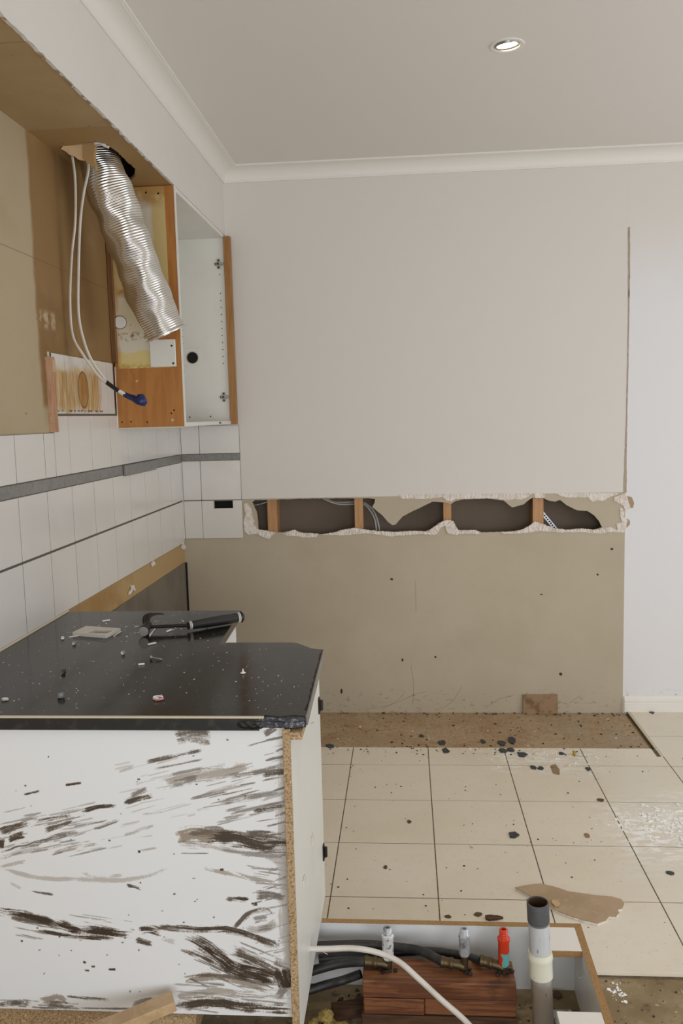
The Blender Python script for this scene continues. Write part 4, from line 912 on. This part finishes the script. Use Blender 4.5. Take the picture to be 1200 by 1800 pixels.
# ================================================================== IN THE PLINTH
bl = thing('timber_block', 'stack of reddish sawn timbers carrying the three water outlets', 'timber block', (.06, 1.95, -.016))
xb0, xb1, yb0, yb1 = -.127, .246, 1.925, 2.017
MB().box(xb0, xb1, yb0, yb1, .077, .120, .002).build('board', 'red timber', bl)
MB().box(xb0+.002, -.0265+.05, yb0-.002, yb1, .0345, .0755, .002).build('board', 'red timber', bl)
MB().box(.0245, xb1, yb0+.001, yb1, .0345, .0755, .002).build('board', 'red timber', bl)
MB().box(xb0-.004, xb1+.002, yb0-.004, yb1, -.016, .033, .002).build('board', 'old timber', bl)
def outlet(u, v0, v1, y, label, mat, rad, hose_dir, rot=0):
    """threaded outlet on an elbow; v0 top, v1 bottom of its body"""
    a = at(u, v0, 1, y); b = at(u, v1, 1, y); h = a.z-b.z; base = Vector((b.x, y, .1205)); base.z = .1205
    t = thing('water_outlet', label, 'pipe fitting', tuple(base)); z = b.z
    c = Vector((b.x, y, z))
    pr_ = [(0, 0), (rad*.75, 0), (rad, h*.06), (rad, h*.66), (rad*1.12, h*.69), (rad*1.12, h*.76), (rad*.9, h*.79)]
    MB().lathe(pr_+[(0, h*.79)], c, (0, 0, 1), 8 if mat != 'red enamel' else 28).build('body', mat, t, smooth=(mat == 'red enamel'))
    th = [(rad*.70, h*.77)]; zz_ = h*.79
    while zz_ < h*.97: th += [(rad*.80, zz_), (rad*.70, zz_+h*.022)]; zz_ += h*.044
    th += [(rad*.6, h), (rad*.42, h), (rad*.42, h*.8), (0, h*.8)]
    MB().lathe([(0, h*.77)]+th, c, (0, 0, 1), 24).build('thread', 'red enamel' if mat == 'red enamel' else 'galvanised', t, smooth=True)
    if z > .122: MB().lathe([(0, 0), (rad*.7, 0), (rad*.7, z-.1205+.004), (0, z-.1205+.004)], base, (0, 0, 1), 14).build('stem', 'brass', t)
    hd_ = Vector(hose_dir).normalized(); e0 = base+Vector((0, 0, .012))
    MB().tube([e0+hd_*.002+Vector((0, 0, -.002)), e0+hd_*.014, e0+hd_*.030], .0115, 14).build('elbow', 'brass', t, smooth=True)
    MB().lathe([(.0125, 0), (.0138, .002), (.0138, .008), (.0125, .010), (.0125, .022), (.0138, .024), (.0138, .030), (.0120, .032)], e0+hd_*.028, hd_, 22).build('ferrule', 'brass', t, smooth=True)
    mb = MB()
    for k in range(9): 
        mb.add(rock(base+Vector((random.uniform(-.022, .022), random.uniform(-.012, .010)-.008, .003)), .006, .005, .004, k+int(u), 1, .3))
    mb.build('screw_flange', 'dark steel', t)
    return e0+hd_*.058, hd_
YV = 1.975
h1, d1 = outlet(682, 1630, 1686, YV, 'white-flaked upright water outlet at the left end of the timber stack', 'white flaking paint', .0140, (-1, .02, .08))
h2, d2 = outlet(816, 1632, 1680, YV, 'grey metal upright water outlet, middle of the three on the timbers', 'galvanised', .0132, (-1, .10, .10))
h3, d3 = outlet(885, 1633, 1697, YV, 'red painted water outlet with turquoise patch, nearest the drain pipe', 'red enamel', .0136, (-1, .16, .16))
def hose(pts, r_, mat, label, name='water_hose', cat='hose'):
    o = MB().tube(pts, r_, 14, smoothpts=8).build(name, mat, smooth=True); return tag(recentre(o), label, cat)
hose([h1-d1*.004, at(600, 1693, 1, YV+.01), at(560, 1703, 1, YV+.005), at(520, 1716, 1, YV)], .0118, 'black hose', 'black hose leading left from the white-flaked outlet')
hose([h2-d2*.004, at(740, 1672, 1, 2.02), at(700, 1665, 1, 2.045), at(640, 1660, 1, 2.05), at(570, 1662, 1, 2.04), at(520, 1665, 1, 2.03)], .0112, 'black hose', 'thick black hose leading left from the middle outlet along the rear board')
hose([h3-d3*.004, at(820, 1682, 1, 2.045), at(790, 1676, 1, 2.065), at(740, 1672, 1, 2.075), at(640, 1678, 1, 2.08), at(560, 1685, 1, 2.07)], .0105, 'black hose', 'black hose leading behind the middle outlet from the red one')
hose([at(634, 1712, 1, 1.99), at(600, 1724, 1, 1.99), at(570, 1732, 1, 1.97), at(530, 1745, 1, 1.95)], .011, 'black hose', 'lowest black hose emerging left of the timber stack above the insulation')
hose([at(528, 1668, 1, 1.86), at(570, 1668, 1, 1.87), at(620, 1667, 1, 1.88), at(662, 1674, 1, 1.885), at(700, 1690, 1, 1.88), at(735, 1720, 1, 1.865), at(775, 1757, 1, 1.85), at(815, 1792, 1, 1.83), at(840, 1820, 1, 1.80)], .0068, 'white hose', 'long white hose arching over the timber stack towards the bottom')
# drain pipe
YD = 1.90; pc = at(953, 1720, 1, YD).x; ctr = lambda z: Vector((.3015+(.157-z)*.045, YD, z))
dr = thing('drain_pipe', 'upright white plastic drain pipe with dark grey rim and cream collar', 'pipe', (.307, YD, -.016))
zt0 = .348; ax = (ctr(zt0)-ctr(0)).normalized()
P_ = lambda z: ctr(z)
MB().lathe([(.0245, 0), (.0245, zt0-.035)], P_(-.0155), (P_(zt0-.03)-P_(-.0155)).normalized(), 36).build('pipe', 'pvc pipe', dr, smooth=True)
ge = MB().lathe([(.0255, .0), (.0258, .002), (.0258, .045), (.0250, .047), (.0225, .047), (.0225, .001)], P_(zt0-.045), ax, 36, cap=False, closed=True).build('rim', 'grey pipe end', dr, smooth=True)
MB().lathe([(.0222, .0), (.0224, .001), (.0224, .044), (.0218, .044), (.0218, .001), (0, .001)], P_(zt0-.044), ax, 30, cap=False).build('inner_wall', 'rust inside', dr, smooth=True)
MB().lathe([(.0247, 0), (.0275, .001), (.0275, .040), (.0285, .044), (.0295, .048), (.0290, .056), (.0275, .060), (.0275, .064), (.0247, .064)], P_(.163), ax, 36, cap=False, closed=True).build('collar', 'pvc collar', dr, smooth=True)
# insulation
ins = thing('insulation_tuft', 'tuft of yellow insulation wool lying left of the timber stack', 'insulation', (-.18, 1.90, -.016))
mb = MB()
for k in range(11):
    r = random.Random(k+40); mb.add(rock((-.215+r.uniform(-.03, .045), 1.88+r.uniform(-.03, .03), .010+r.uniform(0, .055)*(1 if k < 6 else .5)), r.uniform(.016, .03), r.uniform(.014, .026), r.uniform(.014, .026), k, 3, .14))
o = mb.build('wool', 'insulation wool', ins, smooth=True)
# debris in the plinth
def junk_board(name, label, cat, c, sx_, sy_, sz_, ang, mat, tilt=0):
    o = MB().box(-sx_/2, sx_/2, -sy_/2, sy_/2, 0, sz_, .0008).build(name, mat); o.location = c; o.rotation_euler = (tilt, 0, ang); tag(o, label, cat); return o
junk_board('metal_sheet', 'narrow dirty grey metal sheet lying between the drain pipe and plinth side', 'metal sheet', (.375, 1.90, -.0155), .05, .22, .012, .06, 'galvanised')
junk_board('foil_scrap', 'crumpled white scrap lying on the dirty metal sheet', 'scrap', (.378, 1.885, -.0030), .014, .028, .006, .4, 'white flaking paint')
junk_board('timber_offcut', 'grey-brown timber offcut on the ground between insulation and timber stack', 'timber', (-.165, 1.985, -.0155), .09, .035, .028, .25, 'old timber')
flakes('rubble', 'brown soil, chips and rubble covering the ground inside the plinth', 'crumb brown', 450, lambda r: (r.uniform(-.21, .39), r.uniform(1.70, 2.075), -.0158), .0015, .016, 31, .7)
flakes('rubble', 'pale straw-coloured splinters among the rubble inside the plinth', 'light pine', 150, lambda r: (r.uniform(-.21, .39), r.uniform(1.70, 2.075), -.0155), .001, .007, 32, .5)
flakes('rubble', 'loose grit on the bare concrete right of the plinth', 'crumb dark', 160, lambda r: (r.uniform(.46, .9), r.uniform(1.75, 2.14), -.0158), .0008, .004, 33, .6)
flakes('rubble', 'cream mortar scabs on the bare concrete beside the plinth corner', 'crumb white', 60, lambda r: (.53+r.gauss(0, .010), 2.10+r.gauss(0, .018), -.0158), .001, .006, 34, .5)
# ================================================================== ON THE FLOOR
pp_ = thing('torn_plasterboard', 'long torn sheet of brown plasterboard paper lying behind the drain pipe', 'plasterboard scrap', (.5, 2.48, 0))
opx = [(905, 1561), (925, 1557), (950, 1554), (975, 1560), (1000, 1568), (1040, 1574), (1075, 1577), (1092, 1582), (1097, 1590), (1094, 1597), (1085, 1599), (1088, 1606), (1083, 1612), (1070, 1611), (1064, 1619), (1050, 1624), (1030, 1619), (1000, 1610), (982, 1603), (962, 1592), (935, 1577)]
o2 = jag([at(u, v, 2, .006) for u, v in opx], .0013, .008, 6, (0, 1))
slab_with_hole(o2, [], (0, 0, .0025)).build('paper_face', 'torn paper face', pp_)
inn = [Vector((p.x*.985+.5*.015, p.y*.985+2.47*.015-.003, .0005)) for p in o2]
slab_with_hole(inn, [], (0, 0, .0053)).build('plaster_layer', 'plaster core', pp_)
# dark chips
def chip(u, v, wpx, hpx, label, z=0., mat='slate chip', name='slate_chip', cat='chip', zh=.005, ang=0, seed=None):
    p = at(u, v, 2, z); q = at(u+wpx/2, v, 2, z); sx_ = (q-p).length; v2 = at(u, v-hpx/2, 2, z); sy_ = (v2-p).length
    r = random.Random(seed or int(u*3+v)); n = r.choice((5, 6, 7)); pts = []
    for j in range(n):
        th = 2*math.pi*(j+r.uniform(-.25, .25))/n; k = r.uniform(.75, 1.1)
        x, y = sx_*k*math.cos(th), sy_*k*math.sin(th); pts.append(Vector((p.x+x*math.cos(ang)-y*math.sin(ang), p.y+x*math.sin(ang)+y*math.cos(ang), z+.0003)))
    o = MB().poly(jag(pts, .0009, .006, int(u), (0, 1)), (0, 0, zh*.6)).build(name, mat); b = o.modifiers.new('b', 'BEVEL'); b.width = .0004; b.segments = 1
    return tag(recentre(o), label, cat)
zu = -.010; G = 'slate'
chip(579, 1312, 16, 8, 'dark bar-shaped chip at the tile edge near the cabinet side', ang=.5)
chip(740, 1294, 11, 6, 'small dark chip on the brown strip, second from the cabinet', zu)
chip(776, 1306, 16, 9, 'dark chip at the front edge of the brown strip behind the half-round one', zu)
chip(784, 1320, 15, 12, 'half-round dark chip on the tiles just below the brown strip', zh=.007)
chip(848, 1304, 12, 8, 'small dark chip on the brown strip left of the group of four', zu)
chip(881, 1307, 18, 10, 'left one of the two upper dark chips in the group of four', zu, zh=.008)
chip(899, 1303, 15, 14, 'upright right one of the two upper dark chips in the group of four', zu, zh=.012)
chip(883, 1320, 18, 9, 'left one of the two lower dark chips in the group of four')
chip(898, 1319, 14, 8, 'right one of the two lower dark chips in the group of four', zh=.008)
chip(917, 1327, 20, 9, 'dark chip lying alone right below the group of four', zh=.007)
chip(937, 1350, 14, 7, 'left chip of the dark pair beside the tan fragment'); chip(950, 1351, 13, 8, 'right chip of the dark pair beside the tan fragment', zh=.006)
chip(1033, 1352, 12, 7, 'dark chip on the grout line right of the tan fragment'); chip(986, 1325, 12, 5, 'thin dark chip left of the yellow scrap')
chip(902, 1469, 20, 12, 'dark slate chip alone in the middle of the floor tiles', zh=.008)
chip(1146, 1253, 10, 4, 'small dark chip at the foot of the white skirting'); chip(1178, 1535, 16, 7, 'dark chip on the tiles close to the right edge of the photo')
chip(975, 1353, 18, 22, 'tan rectangular tile fragment lying on the dusty tiles', mat='tan tile back', name='tile_fragment', cat='tile fragment', zh=.003)
chip(1055, 1407, 13, 6, 'small olive-brown crumb where two grout lines nearly meet', mat='crumb brown', name='mortar_crumb', cat='debris'); chip(719, 1445, 10, 6, 'brown crumb between the middle grout lines left of the lone slate', mat='crumb brown', name='mortar_crumb', cat='debris')
chip(1031, 1469, 11, 8, 'tan crumb right of the lone slate chip', mat='tan tile back', name='mortar_crumb', cat='debris'); chip(677, 1525, 8, 7, 'small brown crumb on the lower left floor tile', mat='crumb brown', name='mortar_crumb', cat='debris')
chip(787, 1612, 12, 6, 'curled brown leaf-like flake behind the rear plinth board', mat='crumb brown', name='bark_flake', cat='debris'); chip(840, 1608, 16, 7, 'thin brown flake between the curled flake and the wood splinter', mat='crumb brown', name='bark_flake', cat='debris')
chip(866, 1615, 34, 9, 'dark brown wood splinter resting behind the rear plinth board', mat='old timber', name='wood_splinter', cat='debris', zh=.012)
chip(977, 1590, 16, 14, 'pinch of golden wood shavings tucked beside the drain pipe rim', z=.009, mat='light pine', name='wood_shavings', cat='debris', zh=.008)
p = at(1009, 1328, 2, 0); t = thing('yellow_scrap', 'crumpled yellow scrap with a bent wire on the tiles', 'scrap', tuple(p))
mb = MB(); mb.add(rock(p+Vector((0, 0, .010)), .008, .006, .011, 5, 2, .4)); mb.build('scrap', 'yellow plastic', t); MB().tube([p+Vector((.002, -.004, .002)), p+Vector((.03, -.012, .002)), p+Vector((.052, -.02, .002))], .0014, 6).build('wire', 'zinc', t)
# tile offcut leaning on the wall
o = MB().box(-.0855, .0855, 0, .008, 0, .098, .001).build('tile_offcut', 'tan tile back'); o.location = (.652, D-.021, -.0095); o.rotation_euler = (-.11, 0, 0); tag(o, 'brown back of a tile offcut leaning against the rear wall', 'tile')
def floorpt(x0, x1, y0, y1, z): return lambda r: (r.uniform(x0, x1), r.uniform(y0, y1), z)
flakes('plaster_dust', 'white plaster crumbs strewn over the right-hand floor tiles', 'crumb white', 1300, lambda r: (lambda a, k: (1.0+.085*(k-2)+r.gauss(0, .05), min(3.66, max(2.3, 2.97+.07*math.sin(k*2.3)+r.gauss(0, .05))), .0004))(0, r.choice((0, 1, 1, 2, 2, 2, 3, 3, 4, 4))), .0008, .012, 41, .25)
flakes('plaster_dust', 'white plaster crumbs along the tile edge below the group of slate chips', 'crumb white', 420, lambda r: (r.gauss(.60, .15), min(3.68, max(3.35, r.gauss(3.6, .07))), .0004), .0008, .006, 42, .3)
flakes('plaster_dust', 'thin scatter of white crumbs on the brown strip', 'crumb white', 60, floorpt(-.35, 1.04, 3.70, 4.13, -.0098), .001, .006, 43, .3)
flakes('grit', 'dark grit sprinkled across the floor tiles', 'crumb dark', 420, floorpt(-.4, 1.5, 2.2, 3.68, .0004), .0008, .0045, 44, .4)
flakes('grit', 'dark grit and chips sprinkled on the brown strip', 'crumb dark', 330, floorpt(-.4, 1.05, 3.70, 4.15, -.0098), .001, .008, 45, .4)
flakes('grit', 'line of debris along the foot of the beige wall', 'crumb brown', 120, lambda r: (r.uniform(-.4, 1.04), r.uniform(4.135, 4.16), -.0098), .001, .009, 46, .8)
flakes('grit', 'dark grit gathered along the tile edge in front of the brown strip', 'crumb dark', 150, floorpt(-.4, .75, 3.6, 3.685, .0004), .0008, .006, 47, .5)
# timber wedge resting at the foot of the smeared panel
wg = [at(u, v, 1, 1.60) for u, v in ((185, 1802), (296, 1752), (314, 1747), (316, 1753), (311, 1772), (240, 1812))]
zmin = None
o = MB()
a_, b_ = at(180, 1812, 1, 1.585), at(306, 1760, 1, 1.648)
d_ = (b_-a_).normalized(); s_ = d_.cross(Vector((0, 0, 1))).normalized(); n_ = s_.cross(d_)
a_ = a_-d_*.26
ring = lambda c: [c+s_*.020+n_*.012, c-s_*.020+n_*.012, c-s_*.020-n_*.010, c+s_*.020-n_*.010]
o.rings([ring(a_), ring(b_-d_*.0)]); o = o.build('timber_batten', 'light pine', bev=.001); tag(recentre(o), 'loose pale timber batten propped against the foot of the smeared white panel', 'timber')
